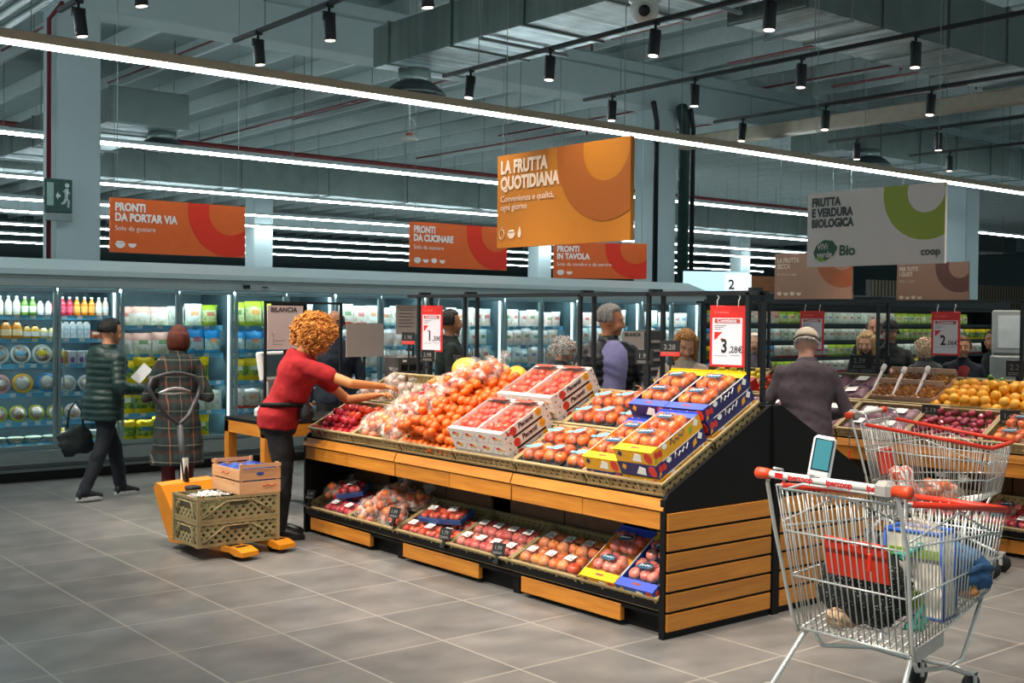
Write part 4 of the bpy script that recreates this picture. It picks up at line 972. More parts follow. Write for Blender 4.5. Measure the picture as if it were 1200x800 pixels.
for nm_, y, s, ks in st:
    for k, kd in enumerate(ks):
        cbox(kd, U(y, s, .012+.082*k), '%s apple box, %s of the %s stack on the upper deck' % ({'navy': 'dark blue', 'yellow': 'yellow', 'blue': 'bright blue'}[kd], 'top' if k == len(ks)-1 else ['bottom', 'middle'][k], nm_))
    for j in range(2):
        pack('navy', U(y, s+.145+.165*j, .012+.082*(len(ks)-1)+.03) @ Rz(rnd.uniform(-.1, .1)), 'film pack of red apples, dark blue sticker, %s in the %s top box' % (['lower', 'upper'][j], nm_), 'apple packs in the colour printed boxes')
for nm_, y, kd in (('left yellow', yc(5)+.148, 'yellow'), ('right blue', yc(5)-.142, 'blue')):
    cbox(kd, Lw(y, .01, .03) @ Matrix.Rotation(R(11), 4, 'X'), '%s apple box on the low shelf by the black end panel' % nm_)
    for j in range(2):
        pack('mixed', Lw(y, .01, .03) @ Matrix.Rotation(R(11), 4, 'X') @ LJ(0, .14+.165*j, .034) @ Rz(rnd.uniform(-.15, .15)), 'film pack of mixed apples, blue sticker, %s in the %s low box' % (['lower', 'upper'][j], nm_), 'apple packs in the low boxes')
# ---------------------------------------------------------------- low shelf goods
for i, (y, s, h, a) in enumerate(((yc(0)-.02, .1, .02, .1), (yc(0)-.21, .1, .02, -.1), (yc(0)+.06, .24, .03, .2), (yc(0)-.15, .27, .03, 0.), (yc(0)-.10, .24, .115, .5))):
    pack('dark', Lw(y, s, h) @ Rz(a), 'blue tray of dark red apples, %s' % ['front left in the leftmost low crate', 'front right in the leftmost low crate', 'rear left in the leftmost low crate', 'rear right in the leftmost low crate', 'tilted on top of the others'][i], 'blue trays of dark apples')
bag('c', Lw(yc(0)+.20, .26, .03) @ Rz(.4), 'clear fruit bag on the low shelf by the worker\'s knee', 'clear fruit bags on the low shelf')
for i, (k, y, s, h, a) in enumerate((('b', yc(1)+.16, .14, .02, .3), ('c', yc(1)-.12, .13, .02, -.2), ('b', yc(1)+.10, .32, .05, 1.0), ('c', yc(1)-.17, .32, .05, .4), ('c', yc(1)-.02, .22, .11, .9))):
    bag(k, Lw(y, s, h) @ Rz(a), 'clear bag of small oranges on the low shelf, %s' % ['front left', 'front right', 'rear left', 'rear right', 'topmost'][i], 'clear fruit bags on the low shelf')
for j in range(2):
    for i in range(3):
        pack('punnet', Lw(yc(2)+.20-.195*i, .10+.145*j, .02) @ Rz(rnd.uniform(-.08, .08)), 'blue punnet of red fruit, %s from left, %s row on the low shelf' % (ordw(i), ['front', 'rear'][j]), 'blue punnets of red fruit')
        if i == 1: pack('punnet', Lw(yc(2)+.05-.19*j, .2+.03*j, .10) @ Rz(rnd.uniform(-.2, .2)), 'blue punnet of red fruit lying on top, %s one' % ['left', 'right'][j], 'blue punnets of red fruit')
for j in range(2):
    for i in range(4):
        pack('pink', Lw(yc(3)+.225-.15*i, .11+.155*j, .014) @ Rz(rnd.uniform(-.12, .12)), 'film pack of pink apples, %s from left, %s row of the low shelf' % (ordw(i), ['front', 'rear'][j]), 'pink apple packs on the low shelf')
        if i < 3: pack('yel', Lw(yc(4)+.20-.17*i, .12+.165*j, .014) @ Rz(rnd.uniform(-.12, .12)), 'film pack of red yellow apples, %s from left, %s row, low shelf' % (ordw(i), ['front', 'rear'][j]), 'red yellow apple packs on the low shelf')
# price cards clipped to the shelf fronts
m_dim = M('#8f8f8a', .6)
def card(mat, label, red=False, txt='1.98', size=1.):
    o = empty('price_card', mat=mat); tag(o, label, 'price card', 'black price cards')
    MB().box(-.05*size, .05*size, 0, .004, 0, .075*size, b=.001).build('card', m_black, o)
    MB().box(-.012, .012, .004, .02, -.05, .03).box(-.02, .02, -.004, .03, -.055, -.035).build('clip', m_black, o)
    if red: MB().box(-.05*size, .05*size, -.001, 0, 0, .022*size).build('red_strip', M('#d2352a', .5), o)
    text(txt, .036*size, (-.034*size, -.0015, .032*size), m_dim, o, .0)
    if size > 1.2: MB().box(-.006, .006, .004, .012, -.27 if red else -.14, -.03).build('stem', m_black, o)
    l = MB()
    for k in range(2): l.box(-.04*size, .03*size, -.001, 0, (.012 if red else .008)*size+k*.008*size, (.014 if red else .011)*size+k*.008*size)
    l.build('small_print', m_dim, o); return o
for i, (y, z) in enumerate(((7.95, .27), (6.78, .29), (6.18, .235), (5.62, .225))):
    card(TR(4.50, y, z, R(-78), R(-20)), ['black price card by the worker\'s knee', 'black price card at the small orange bags', 'black price card between red punnets and pink apples', 'black price card at the pink apple packs'][i], False, ['2.49', '1.99', '1.79', '1.99'][i])
for i, (x, y, z, red, tx) in enumerate(((5.36, 7.6, 1.33, False, '2.98'), (5.36, 7.17, 1.30, False, '1.59'), (5.36, 5.86, 1.32, False, '2.49'), (5.36, 5.22, 1.40, False, '1.99'), (5.372, 5.01, 1.46, True, '3.28'), (5.39, 7.92, 1.46, True, '1.98'))):
    card(TR(x, y, z, R(-70)), ['black price card on the leftmost ridge post', 'black price card in front of the yellow melon', 'black price card behind the white tomato boxes', 'black price card behind the blue stickered apples', 'black price card with red strip above the blue boxes', 'black and red price card by the red peppers'][i], red, tx, 1.25 if not red else 1.3)
# ---------------------------------------------------------------- goods on the right stand
def V(y, s, h=0.): return slope(8.146, .742, UA, y, s, h)
def V0(y, s, h=0.): return slope(8.13, .142, LA, y, s, h)
def V2(y, s, h=0.): return slope(9.88, .742, UA, y, s, h, -1)
y2 = lambda i: 8.25 - WY*(i+.5)
G2 = ['of lemons', 'of more lemons', 'of red packs', 'of dark packs', 'of reddish packs', 'of plums', 'of orange packs', 'at the near end']
H2 = ['behind the lemons', 'behind more lemons', 'of tomatoes', 'of red packs', 'of dried fruit', 'of yellow oranges', 'right of the oranges', 'at the near end']
for i in range(8):
    crate(V(y2(i), .015), 'lattice crate %s, front row of the right stand' % G2[i], 'crates on the right stand')
    crate(V(y2(i), .47), 'lattice crate %s, back row of the right stand' % H2[i], 'crates on the right stand')
    if i > 3: crate(V0(y2(i), .0), 'lattice crate on the low shelf of the right stand, %s from the far end' % ordw(i), 'crates on the right stand')
yo = fruit_mesh('yellow_orange', m_ornge2, .042, 'orange'); le = fruit_mesh('lemon', VARY('lemon_skin', ['#e8c81e', '#f2d83a', '#dcb818'], .4, 6., .1, .2), .036, 'orange'); pl = fruit_mesh('plum', m_plum, .03)
for L_ in range(2):
    for j in range(5):
        for i in range(15):
            if L_ and (i in (0, 14) or j == 4 or q.random() < .2): continue
            place(yo, V(y2(5)+.29-.083*i-.03*(j % 2), .51+.082*j, .014+.06*L_) @ LJ(0, q.uniform(-.006, .006), q.uniform(0, .02)) @ rrot(), 'large yellow orange heaped in the back crate of the right stand', 'orange', 'heap of yellow oranges on the right stand')
for j in range(6):
    for i in range(9):
        place(pl, V(y2(5)+.28-.066*i-.02*(j % 2), .055+.068*j, .014+.03*((i*j) % 2)) @ rrot(), 'dark red plum in the crate right of the white labelled packs', 'plum', 'dark red plums on the right stand')
for b, y in ((0, y2(0)), (1, y2(1))):
    for j in range(10):
        for i in range(8):
            if b == 0 and j > 4 and i > 5: continue
            place(le, V(y+.27-.076*i, .05+.085*j+(.03 if j > 4 else 0), .014+.03*((i+j) % 2)) @ rrot(), 'yellow lemon at the far end of the right stand', 'lemon', 'lemons at the far end of the right stand')
tag(MB().box(-.16, .16, 0, .2, 0, .11, b=.005).build('carton', M('#b01c22', .45), None, None, V(7.1, .40, .05)), 'red carton lying among the lemons on the right stand', 'carton')
# leafy and dark packs with white labels
def veg_pack(name, cols, seed):
    o = empty(name); MB().box(-.13, .13, -.09, .09, 0, .02, b=.004).build('tray', m_white if seed % 2 else m_trayd, o)
    def fz(u, v):
        x, y = u*2-1, v*2-1; e = max(abs(x), abs(y))**8
        return (x*.125, y*.085, .02+(1-e)*(.045+.02*noise.noise(Vector((x*3+seed, y*3, .5)))))
    MB().grid(fz, 14, 12).build('vegetable', VARY(name+'_food', cols, .5, 14.), o)
    MB().grid(lambda u, v: (fz(u, v)[0]*1.02, fz(u, v)[1]*1.02, fz(u, v)[2]+.006), 14, 12).build('film', m_film, o)
    MB().box(-.05, .05, -.04, .03, .082, .083).build('sticker', m_white, o); return o
VP = [veg_pack('vegetable_pack', ['#3a1428', '#6a2a40', '#a07080', '#4a1a30'], 1), veg_pack('vegetable_pack', ['#6a2030', '#a04a50', '#c89088', '#7a2c38'], 2), veg_pack('vegetable_pack', ['#b82a2a', '#d84838', '#e8a898', '#a82424'], 3)]
vu = set()
def vpack(k, mat, label, group):
    if k in vu: o = dup(VP[k], mat)
    else: vu.add(k); o = VP[k]; o.matrix_world = mat
    return tag(o, label, 'vegetable pack', group)
for c, k, w in ((3, 0, 'dark purple'), (4, 1, 'reddish'), (2, 2, 'bright red')):
    for j in range(2):
        for i in range(2):
            vpack(k, V(y2(c)+.14-.28*i, .12+.19*j, .02), '%s vegetable pack, %s %s in the crate %s' % (w, ['rear', 'front'][1-j], ['left', 'right'][i], G2[c]), 'stickered vegetable packs on the right stand')
for j in range(2):
    for i in range(2):
        vpack(2, V(y2(3)+.14-.28*i, .58+.19*j, .03) @ Rz(.2*(i-j)), 'bright red vegetable pack in the back crate, %s %s' % (['lower', 'upper'][j], ['left', 'right'][i]), 'stickered vegetable packs on the right stand')
tr2 = fruit_mesh('tomato', m_tom, .03, 'tomato')
for j in range(5):
    for i in range(8): place(tr2, V(y2(2)+.27-.076*i, .53+.078*j, .014+.03*((i+j) % 2)) @ rrot(), 'red tomato behind the old man on the right stand', 'tomato', 'tomatoes on the right stand')
# dried fruit cartons with white scoops
for i, (y, s, c) in enumerate(((5.59, .50, '#8a4a1c'), (5.39, .50, '#6a3a1c'), (5.19, .5, '#9a5a20'), (5.59, .70, '#a8641e'), (5.39, .70, '#7c4418'), (5.19, .7, '#8a5a20'))):
    o = empty('dried_fruit_box', mat=V(y, s, .012)); tag(o, 'open carton of brown dried fruit, %s of its group' % ['front left', 'front middle', 'front right', 'rear left', 'rear middle', 'rear right'][i], 'carton', 'dried fruit cartons')
    box_shell(.19, .19, .10).build('carton', M('#c9a58c', .6), o)
    def fz(u, v, i=i): return ((u-.5)*.175, .008+v*.172, .105+.035*noise.noise(Vector((u*9+i*3, v*9, .3)))+.02*sin(u*PI)*sin(v*PI))
    MB().grid(fz, 22, 22, sm=False).build('dried_fruit', VARY('dried_fruit_%d' % i, [c, '#c8842c', '#4a2410', c], .45, 30.), o)
    MB().box(-.095, .095, .185, .19, .10, .16).build('flap', M('#d8bca8', .6), o)
for i, (y, s) in enumerate(((5.70, .56), (5.49, .53), (5.29, .56))):
    tag(MB().capsule((0, 0, 0), (0, .22, .10), .012, .014, 8).capsule((0, .22, .10), (0, .25, .115), .022, .022, 10).build('scoop', M('#e6dedc', .4), None, None, V(y, s, .10)), 'white handle of a scoop between dried fruit cartons, %s from left' % ordw(i), 'scoop', 'white scoop handles')
# orange trays, near end
for j in range(2):
    for i in range(2):
        o = pack('navy', V(y2(6)+.12-.26*i, .13+.2*j, .03), 'film pack of oranges right of the plums, right stand, %s %s' % (['front', 'rear'][j], ['left', 'right'][i]), 'packs at the near end of the right stand')
for j in range(2):
    for i in range(2):
        for c, s_ in ((6, .57), (7, .13), (7, .58)):
            pack('navy', V(y2(c)+.12-.26*i, s_+.2*j, .03), 'film pack of oranges, near end of right stand, %s %s, %s' % (['front', 'rear'][j], ['left', 'right'][i], {.57: 'beside the yellow oranges', .13: 'lower corner crate', .58: 'upper corner crate'}[s_]), 'packs at the near end of the right stand')
for c in (5, 6, 7):
    for i in range(3):
        for j in range(2): pack('dark' if (c+i) % 2 else 'mixed', V0(y2(c)+.2-.2*i, .11+.16*j, .02), 'pack on right stand low shelf, %s crate, %s row, %s from left' % (ordw(c), ['front', 'rear'][j], ordw(i)), 'packs on the low shelf of the right stand')
# greens on the far slope
gm = mesh_of(MB().capsule((-.09, 0, .03), (.09, 0, .03), .026, .022, 10), 'courgette', VARY('courgette_skin', ['#3a6a24', '#6a9a3a', '#9ab84a'], .4))
for i in range(10):
    place(gm, V2(4.2+.09*i, .80+.04*(i % 3), .03) @ Rz(PI/2+.2*sin(i)), 'green courgette over the ridge behind the yellow oranges', 'courgette', 'courgettes behind the ridge')
for i in range(3): crate(V2(4.2+.64*i, .47), 'lattice crate on the far slope of the right stand, %s from near end' % ordw(i), 'crates on the far slope')
for i, (y, z) in enumerate(((5.05, 1.12), (4.4, 1.05))):
    card(TR(8.42, y, .93, R(-70)), ['black price card at the plums', 'black price card at the near oranges'][i], False, ['2.19', '1.49'][i], 1.4)
for i, (y, tx) in enumerate(((6.1, '2.39'), (5.9, '1.89'), (4.65, '2.29'), (4.35, '1.79'))):
    card(TR(9.0, y, 1.26, R(-65)), 'black price card on the ridge of the right stand, %s from the far end' % ordw(i), False, tx, 1.7)

# ---------------------------------------------------------------- red promotional price signs
m_psr = M('#d8231f', .4, var=.04); m_pap = M('#dcdde6', .5, var=.03)
def price_sign(x, y, z, big, small, label, rz=R(-82), w=.245, h=.365):
    o = empty('price_sign', (x, y, z), rz); tag(o, label, 'price sign', 'red framed hanging price signs')
    MB().box(-w/2, w/2, 0, .006, -h, 0, b=.002).build('red_board', m_psr, o)
    MB().box(-w*.42, w*.42, -.002, 0, -h*.96, -h*.2).build('paper', m_pap, o)
    MB().box(-w*.36, w*.36, -.003, -.002, -h*.285, -h*.215).build('red_heading', M('#b8443c', .5), o)
    text('Conviene', w*.14, (-w*.28, -.004, -h*.275), m_pap, o, .0005); text('Conviene', w*.11, (-w*.38, -.001, -h*.13), M('#f0806a', .5), o)
    a = MB(); a.prism([(-w*.36, -h*.43), (-w*.13, -h*.43), (-w*.22, -h*.48), (-w*.28, -h*.53), (-w*.36, -h*.56)], -.003, -.002, 'y').prism([(-w*.2, -h*.56), (-w*.13, -h*.52), (-w*.12, -h*.57)], -.003, -.002, 'y'); a.build('red_mark', m_psr, o)
    text(big, w*.46, (-w*.17, -.003, -h*.76), m_dark, o, .003, sx=.8); text(small, w*.22, (w*.05, -.003, -h*.76), m_dark, o, .0003, sx=.95)
    l = MB()
    for k in range(3): l.box(-w*.36, -w*.02-.02*k, -.003, -.002, -h*(.33+.03*k), -h*(.32+.03*k))
    l.box(-w*.36, 0, -.003, -.002, -h*.82, -h*.813).box(w*.1, w*.36, -.003, -.002, -h*.81, -h*.803).build('small_print', M('#70727a', .6), o)
    for sx in (-w*.3, w*.3): MB().tube([(sx, .003, -.01), (sx, .003, .03), (sx+.012, .003, .05), (sx, .003, .06)], .004, 5).build('hook', m_white, o)
price_sign(5.38, 7.58, 1.775, '1', ',30€', 'red framed price sign reading 1,30, above the bagged oranges')
price_sign(5.38, 4.56, 1.775, '3', ',28€', 'red framed price sign reading 3,28, above the blue apple boxes')
price_sign(8.97, 6.60, 1.777, '1', ',98€', 'red framed price sign half hidden behind the old man\'s head')
price_sign(8.97, 5.26, 1.775, '2', ',06€', 'red framed price sign reading 2,06, over the dried fruit')

# ---------------------------------------------------------------- scale tables and scales
m_sgn = M('#d9c6c2', .5, var=.03); m_scl = M('#cfcfcd', .4, var=.03); m_dg = M('#4a4442', .45)
def scale_table(x0, y0, w, d, z, label):
    o = empty('scale_table', (x0, y0, 0)); tag(o, label, 'table', 'wooden scale tables')
    MB().box(0, w, 0, d, z-.03, z, b=.004).build('tabletop', m_bk, o)
    MB().box(.0, w, .0, .03, z-.13, z-.03).box(0, w, d-.03, d, z-.13, z-.03).box(0, .03, 0, d, z-.13, z-.03).box(w-.03, w, 0, d, z-.13, z-.03).build('apron', m_wood, o)
    for x in (.0, w-.08):
        for y in (.0, d-.08): MB().box(x, x+.08, y, y+.08, 0, z-.03, b=.003).build('leg', WOOD('leg_wood', '#a8621c', '#d18a2e', 2), o)
scale_table(4.53, 8.74, 1.85, .75, .80, 'wooden scale table with black top behind the worker in red')
scale_table(8.15, 8.74, 1.75, .75, .80, 'wooden scale table behind the right stand')
def scale_frame(x0, x1, y, label):
    o = empty('sign_frame', (x0, y, .80)); tag(o, label, 'sign frame')
    MB().box(-.01, .01, -.01, .01, 0, 1.0).box(x1-x0-.01, x1-x0+.01, -.01, .01, 0, 1.0).box(-.01, x1-x0+.01, -.01, .01, .98, 1.0).box(-.05, .05, -.05, .05, 0, .01).build('post', m_black, o)
scale_frame(4.55, 5.27, 8.78, 'thin black frame around the scale sign behind the worker')
def scale_sign(x, y, z, w, h, label, face=True, col=None, post=True):
    o = empty('scale_sign', (x, y, z)); tag(o, label, 'sign')
    MB().box(0, w, 0, .006, 0, h).build('board', col or m_sgn, o)
    if face:
        text('BILANCIA', w*.17, (w*.08, -.001, h*.86), m_dark, o, .001)
        l = MB(); l.tube([(w*.12, -.001, h*.42), (w*.16, -.001, h*.3), (w*.2, -.001, h*.40)], .0025, 5).tube([(w*.16, -.001, h*.3), (w*.16, -.001, h*.16)], .0025, 5).box(w*.22, w*.5, -.001, 0, h*.2, h*.206).box(w*.12, w*.42, -.001, 0, h*.12, h*.128); l.build('diagram', M('#9a8a88', .6), o)
    MB().box(w/2-.008, w/2+.008, .006, .02, .8-z if post else 0, h).build('post', m_black, o)
    return o
scale_sign(4.56, 8.76, 1.40, .33, .365, 'pale BILANCIA board hanging in the black frame, left of the worker')
scale_sign(8.67, 8.76, 1.18, .32, .37, 'pale BILANCIA board behind the man in the black jacket')
scale_sign(5.29, 8.72, 1.33, .38, .29, 'blank greige board hanging right of the worker\'s head', False, M('#b3a49c', .5, var=.04))
scale_sign(4.95, 9.44, 1.62, .36, .17, 'dark board behind the worker\'s hair', False, m_bk)
o = scale_sign(6.02, 9.05, 1.52, .40, .27, 'greige text board over the dark bag dispenser', False, M('#a99a92', .5, var=.04))
l = MB()
for k in range(6): l.box(.03, .2-.02*(k % 2), -.002, 0, .22-.03*k, .226-.03*k)
l.build('small_print', M('#6a5e5a', .6), o); l = MB()
for k in range(6): l.box(.24, .37-.02*(k % 3), -.002, 0, .16-.02*k, .166-.02*k)
l.build('small_print', M('#6a5e5a', .6), o); MB().box(.0, .4, -.003, .0, .24, .27).build('header', M('#8d7f78', .5), o)
def scale(x, y, z, label, rz=0.):
    o = empty('weighing_scale', (x, y, z), rz); tag(o, label, 'scale', 'weighing scales')
    MB().box(-.17, .17, -.15, .17, 0, .09, b=.02).build('body', m_scl, o); MB().box(-.16, .16, -.14, .12, .095, .108, b=.004).cyl((0, 0, .09), (0, 0, .097), .05).build('weighing_plate', M('#c4c8ca', .3, .8), o)
    MB().box(-.05, .05, .11, .16, .08, .36, b=.01).build('column', m_scl, o)
    s = MB(); s.X = TR(0, .10, .44, 0, R(-12)); s.box(-.17, .17, -.03, .03, -.13, .13, b=.015); sc = s.build('display_head', m_scl, o)
    s2 = MB(); s2.X = s.X; s2.box(-.13, .13, -.033, -.03, -.09, .10); s2.build('screen', M('#3a4a50', .2), sc)
scale(4.86, 9.08, .80, 'white weighing scale on the table behind the worker in red', R(20))
scale(8.8, 9.15, .80, 'white weighing scale behind the man in the black jacket')
o = empty('bag_dispenser', (6.2, 9.15, .80)); tag(o, 'dark grey bag dispenser with silver front under the text board', 'dispenser')
MB().box(-.17, .17, -.1, .12, .32, .52, b=.02).build('roll_housing', m_dg, o); MB().box(-.16, .16, -.09, .11, 0, .32, b=.01).build('body', M('#9a918c', .35, .6), o); MB().box(-.12, .12, -.102, -.09, .38, .44, b=.003).build('slot', m_bk, o); MB().box(-.1, -.06, -.104, -.1, .46, .48).box(.06, .1, -.104, -.1, .46, .48).build('button', m_white, o)
o = empty('letter_rack', (9.42, 8.98, .80)); tag(o, 'dark rack with light strips beside the BILANCIA board', 'rack')
MB().box(-.15, .15, 0, .2, 0, .76, b=.01).build('casing', m_dg, o)
l = MB()
for k in range(6): l.box(-.14, .14, -.01, 0, .12+.1*k, .15+.1*k)
l.build('strip', M('#b9aaa2', .5), o)
o = empty('checkout_scale', (12.0, 6.2, 0)); tag(o, 'grey weighing station with sloped screen at the far right', 'scale'); o.rotation_euler = (0, 0, R(-60))
m_scl2 = M('#8b9191', .45); MB().box(-.3, .3, -.25, .25, 0, 1.05, b=.02).build('cabinet', m_scl2, o); MB().box(-.27, .27, -.1, .15, 1.05, 1.35, b=.03).build('head', m_scl2, o); s = MB(); s.X = TR(0, -.02, 1.58, 0, R(-10)); s.box(-.26, .26, -.03, .03, -.24, .24, b=.02); s.build('screen_housing', m_scl2, o); s = MB(); s.X = TR(0, -.02, 1.58, 0, R(-10)); s.box(-.2, .2, -.034, -.03, -.17, .18); s.build('screen', M('#b9c2c6', .3), o)

# ---------------------------------------------------------------- hanging department signs
def hang_sign(x, y, z, w, h, rz, face, label, ring, rc, lines, tcol, ztop=4.2, sub=None, icons=0):
    o = empty('hanging_sign', (x, y, z), rz); tag(o, label, 'hanging sign')
    MB().box(0, w, 0, .03, 0, h).build('panel', face, o)
    cx, cz, ri, ro = ring; annulus('ring', cx*w, cz*h, ri*h, ro*h, (0, w, 0, h), -.003, rc, o)
    for (tx, sz, px, pz, bold) in lines: text(tx, sz, (px, -.004, pz), tcol, o, bold, sx=.8)
    if sub:
        for (tx, sz, px, pz) in sub: text(tx, sz, (px, -.004, pz), tcol, o, .0)
    wires([((sx, .015, h), (6.31 if x < 13 else 6.58)-z) for sx in (.08, w-.08)], o, .004); return o
m_wt = M('#e6cdb4', .5, var=.03); m_sw = M('#f2e6e0', .5, var=.03); m_og = M('#b87004', .7, var=.03); m_og2 = M('#a05404', .7, var=.03); m_rs = M('#e0601e', .5, var=.04); m_rs2 = M('#e02a0a', .5, var=.03)
def icon_bowl(o, x, z, r, mat, top=True):
    a = MB(); N = 14
    a.prism([(x+r*cos(PI+PI*i/N), z+r*sin(PI+PI*i/N)) for i in range(N+1)], -.005, -.003, 'y')
    if top:
        for k in (-.5, 0, .45): a.loft([((x+k*r, -.004, z+r*.12), (r*.3, 0, 0), (0, 0, r*.28)), ((x+k*r, -.0052, z+r*.12), (r*.3, 0, 0), (0, 0, r*.28))], 10)
    a.build('icon', mat, o)
o = hang_sign(5.42, 6.81, 2.20, 1.39, .68, R(-90), m_og, 'large amber sign reading LA FRUTTA QUOTIDIANA above the middle stand', (.83, .93, .33, .72), m_og2, [('LA FRUTTA\nQUOTIDIANA', .128, .04, .545, .006)], m_wt, sub=[('Convenienza e qualità,\nogni giorno', .066, .04, .335)])
a = MB(); a.tube([(.06+.03*cos(t*PI/8), -.004, .10+.035*sin(t*PI/8)) for t in range(16)], .003, 5, closed=True).tube([(.06, -.004, .135), (.065, -.004, .155)], .003, 5); a.build('icon', m_wt, o); icon_bowl(o, .17, .11, .045, m_wt); a = MB().prism([(.25, .07), (.275, .07), (.285, .10), (.265, .15), (.245, .10)], -.005, -.003, 'y'); a.build('icon', m_wt, o)
m_lt = M('#d3c9c4', .5, var=.02); m_lime = M('#8d9c1c', .5, var=.04); m_gt = M('#26302a', .5); m_dgn = M('#155036', .5)
o = hang_sign(9.0, 6.69, 2.18, 1.39, .68, R(-90), m_lt, 'large white sign reading FRUTTA E VERDURA BIOLOGICA above the right stand', (.87, .90, .26, .60), m_lime, [('FRUTTA\nE VERDURA\nBIOLOGICA', .105, .05, .555, .005)], m_gt)
a = MB(); a.prism([(.10, .07), (.20, .05), (.29, .10), (.335, .17), (.28, .235), (.19, .245), (.11, .20), (.075, .13)], -.005, -.003, 'y'); a.build('leaf_logo', m_dgn, o); a = MB().prism([(.09, .085), (.15, .045), (.22, .055), (.16, .085)], -.006, -.005, 'y'); a.build('logo_shade', M('#6f9a2a', .5), o)
text('ViVi\nverde', .08, (.115, -.0065, .158), m_lt, o, .001, sx=.9); text('Bio', .13, (.35, -.004, .10), m_dgn, o, .003); text('coop', .09, (1.17, -.004, .075), M('#5a5654', .5), o, .003)
def orange(x, y, rz, w, h, z, l1, l2, sub, label, icons):
    o = hang_sign(x, y, z, w, h, rz, m_rs, label, (.88, .86, .44, .86), m_rs2, [(l1+'\n'+l2, .118, .05, h-.135, .005)], m_sw, 4.2, [(sub, .072, .05, h-.345)])
    for i in range(icons): icon_bowl(o, .11+.13*i, .10, .055 if i == 0 else .045, m_sw, i % 2 == 0)
    return o
orange(4.557, 12.3, 0, 1.555, .58, 2.33, 'PRONTI', 'DA PORTAR VIA', 'Solo da gustare', 'orange sign reading PRONTI DA PORTAR VIA above the left cabinets', 2)
orange(8.387, 12.3, 0, 1.578, .575, 2.31, 'PRONTI', 'DA CUCINARE', 'Solo da cuocere', 'orange sign reading PRONTI DA CUCINARE above the middle cabinets', 4)
orange(11.5, 13.1, R(-36), 1.40, .53, 2.27, 'PRONTI', 'IN TAVOLA', 'Solo da condire e da servire', 'orange sign reading PRONTI IN TAVOLA behind the amber sign', 2)
m_bs = M('#a5745a', .5, var=.04); m_bs2 = M('#a04a12', .5); m_bs3 = M('#6a3626', .5)
for (x, y, z, l1, l2, rc, lb, sub) in ((14.6, 11.45, 2.0, 'LA FRUTTA', 'SECCA', m_bs2, 'brown sign reading LA FRUTTA SECCA below the big white sign', 'Gustosa e sana'), (18.8, 12.0, 2.02, 'PER TUTTI', 'I GUSTI', m_bs3, 'brown sign reading PER TUTTI I GUSTI, far right', 'Dolci e salati')):
    o = hang_sign(x, y, z, 1.39, .70, R(-90), m_bs, lb, (.88, .9, .3, .66), rc, [(l1+'\n'+l2, .1, .05, .56, .003)], m_wt, 4.2, [(sub, .06, .05, .36)])
    for i in range(4): icon_bowl(o, .1+.12*i, .1, .045, m_wt, i % 2 == 0)
def exit_sign(x, y, z, rz, w, h, label):
    o = empty('exit_sign', (x, y, z), rz); tag(o, label, 'exit sign', 'green emergency exit signs')
    MB().box(0, w, 0, .06, 0, h, b=.005).build('panel', M('#1f4a42', .5), o); MB().box(0, w, -.002, .06, -.10, -.01).build('lower_strip', M('#8d9a98', .5), o)
    MB().box(w*.08, w*.32, -.004, 0, h*.2, h*.88).build('door_symbol', M('#9ab8b0', .5), o)
    a = MB(); a.prism([(w*.40, h*.5), (w*.48, h*.62), (w*.48, h*.54), (w*.56, h*.54), (w*.56, h*.46), (w*.48, h*.46), (w*.48, h*.38)], -.004, 0, 'y')
    a.sphere((w*.80, -.004, h*.82), h*.07, 8, 6, 0, (1, .2, 1)).tube([(w*.79, -.003, h*.72), (w*.77, -.003, h*.45)], h*.055, 6).tube([(w*.77, -.003, h*.45), (w*.86, -.003, h*.34), (w*.84, -.003, h*.16)], h*.04, 6).tube([(w*.77, -.003, h*.45), (w*.70, -.003, h*.30), (w*.60, -.003, h*.26)], h*.04, 6).tube([(w*.79, -.003, h*.68), (w*.67, -.003, h*.62)], h*.03, 6).tube([(w*.79, -.003, h*.68), (w*.90, -.003, h*.56)], h*.03, 6)
    a.build('running_figure', M('#d9e8e2', .5), o); return o
exit_sign(4.72, 14.95, 2.93, 0, .34, .42, 'green emergency exit sign beside the tall left column')
o = exit_sign(16.6, 11.9, 2.15, R(-45), .42, .32, 'green emergency exit sign between the two brown signs'); wires([((.06, .03, .32), 4.44), ((.36, .03, .32), 4.44)], o, .004)
exit_sign(38.2, 21.935, 2.3, 0, .5, .6, 'small green exit sign on the slatted wall')

def lump0(c, r, sq, seed, amp=.2, n=24, f=2.2):
    return MB().sphere(c, r, n, n*2//3, 0, sq, lambda d: 1+amp*noise.noise(d*f+Vector((seed, 0, 0)))+amp*.4*noise.noise(d*f*3+Vector((0, seed, 0))))
# ---------------------------------------------------------------- pallet truck with crates
m_yel = M('#e08a16', .4, var=.1, coat=.2); m_rub = M('#16171a', .6); m_grip = M('#3a3d40', .45)
o = empty('pallet_truck', (3.66, 8.12, 0), math.atan2(-.964, .266)); tag(o, 'orange hand pallet truck carrying two lattice crates', 'pallet truck')   # +x runs along the forks
for sy in (-.175, .175):
    p = [(0, .085), (.70, .085), (.77, .06), (.775, .03), (.70, .03), (.64, .05), (0, .05)]
    f = MB().prism(p, sy-.075, sy+.075, 'y').build('fork', m_yel, o)
    MB().box(.54, .62, sy-.045, sy+.045, .0855, .087).box(.66, .70, sy-.045, sy+.045, .085, .087).build('fork_slot', m_bk, f)
    MB().cyl((.64, sy-.04, .036), (.64, sy+.04, .036), .036, n=14).build('roller', m_rub, o)
MB().prism([(0, .05), (.12, .05), (.10, .16), (-.10, .44), (-.16, .46), (-.19, .42), (-.08, .18)], -.24, .24, 'y').build('chassis', m_yel, o)
MB().box(-.13, .0, -.05, .05, .10, .42, b=.01).build('pump_housing', m_rub, o); MB().cyl((-.12, -.05, .085), (-.12, .05, .085), .085, n=20).build('steer_wheel', m_rub, o)
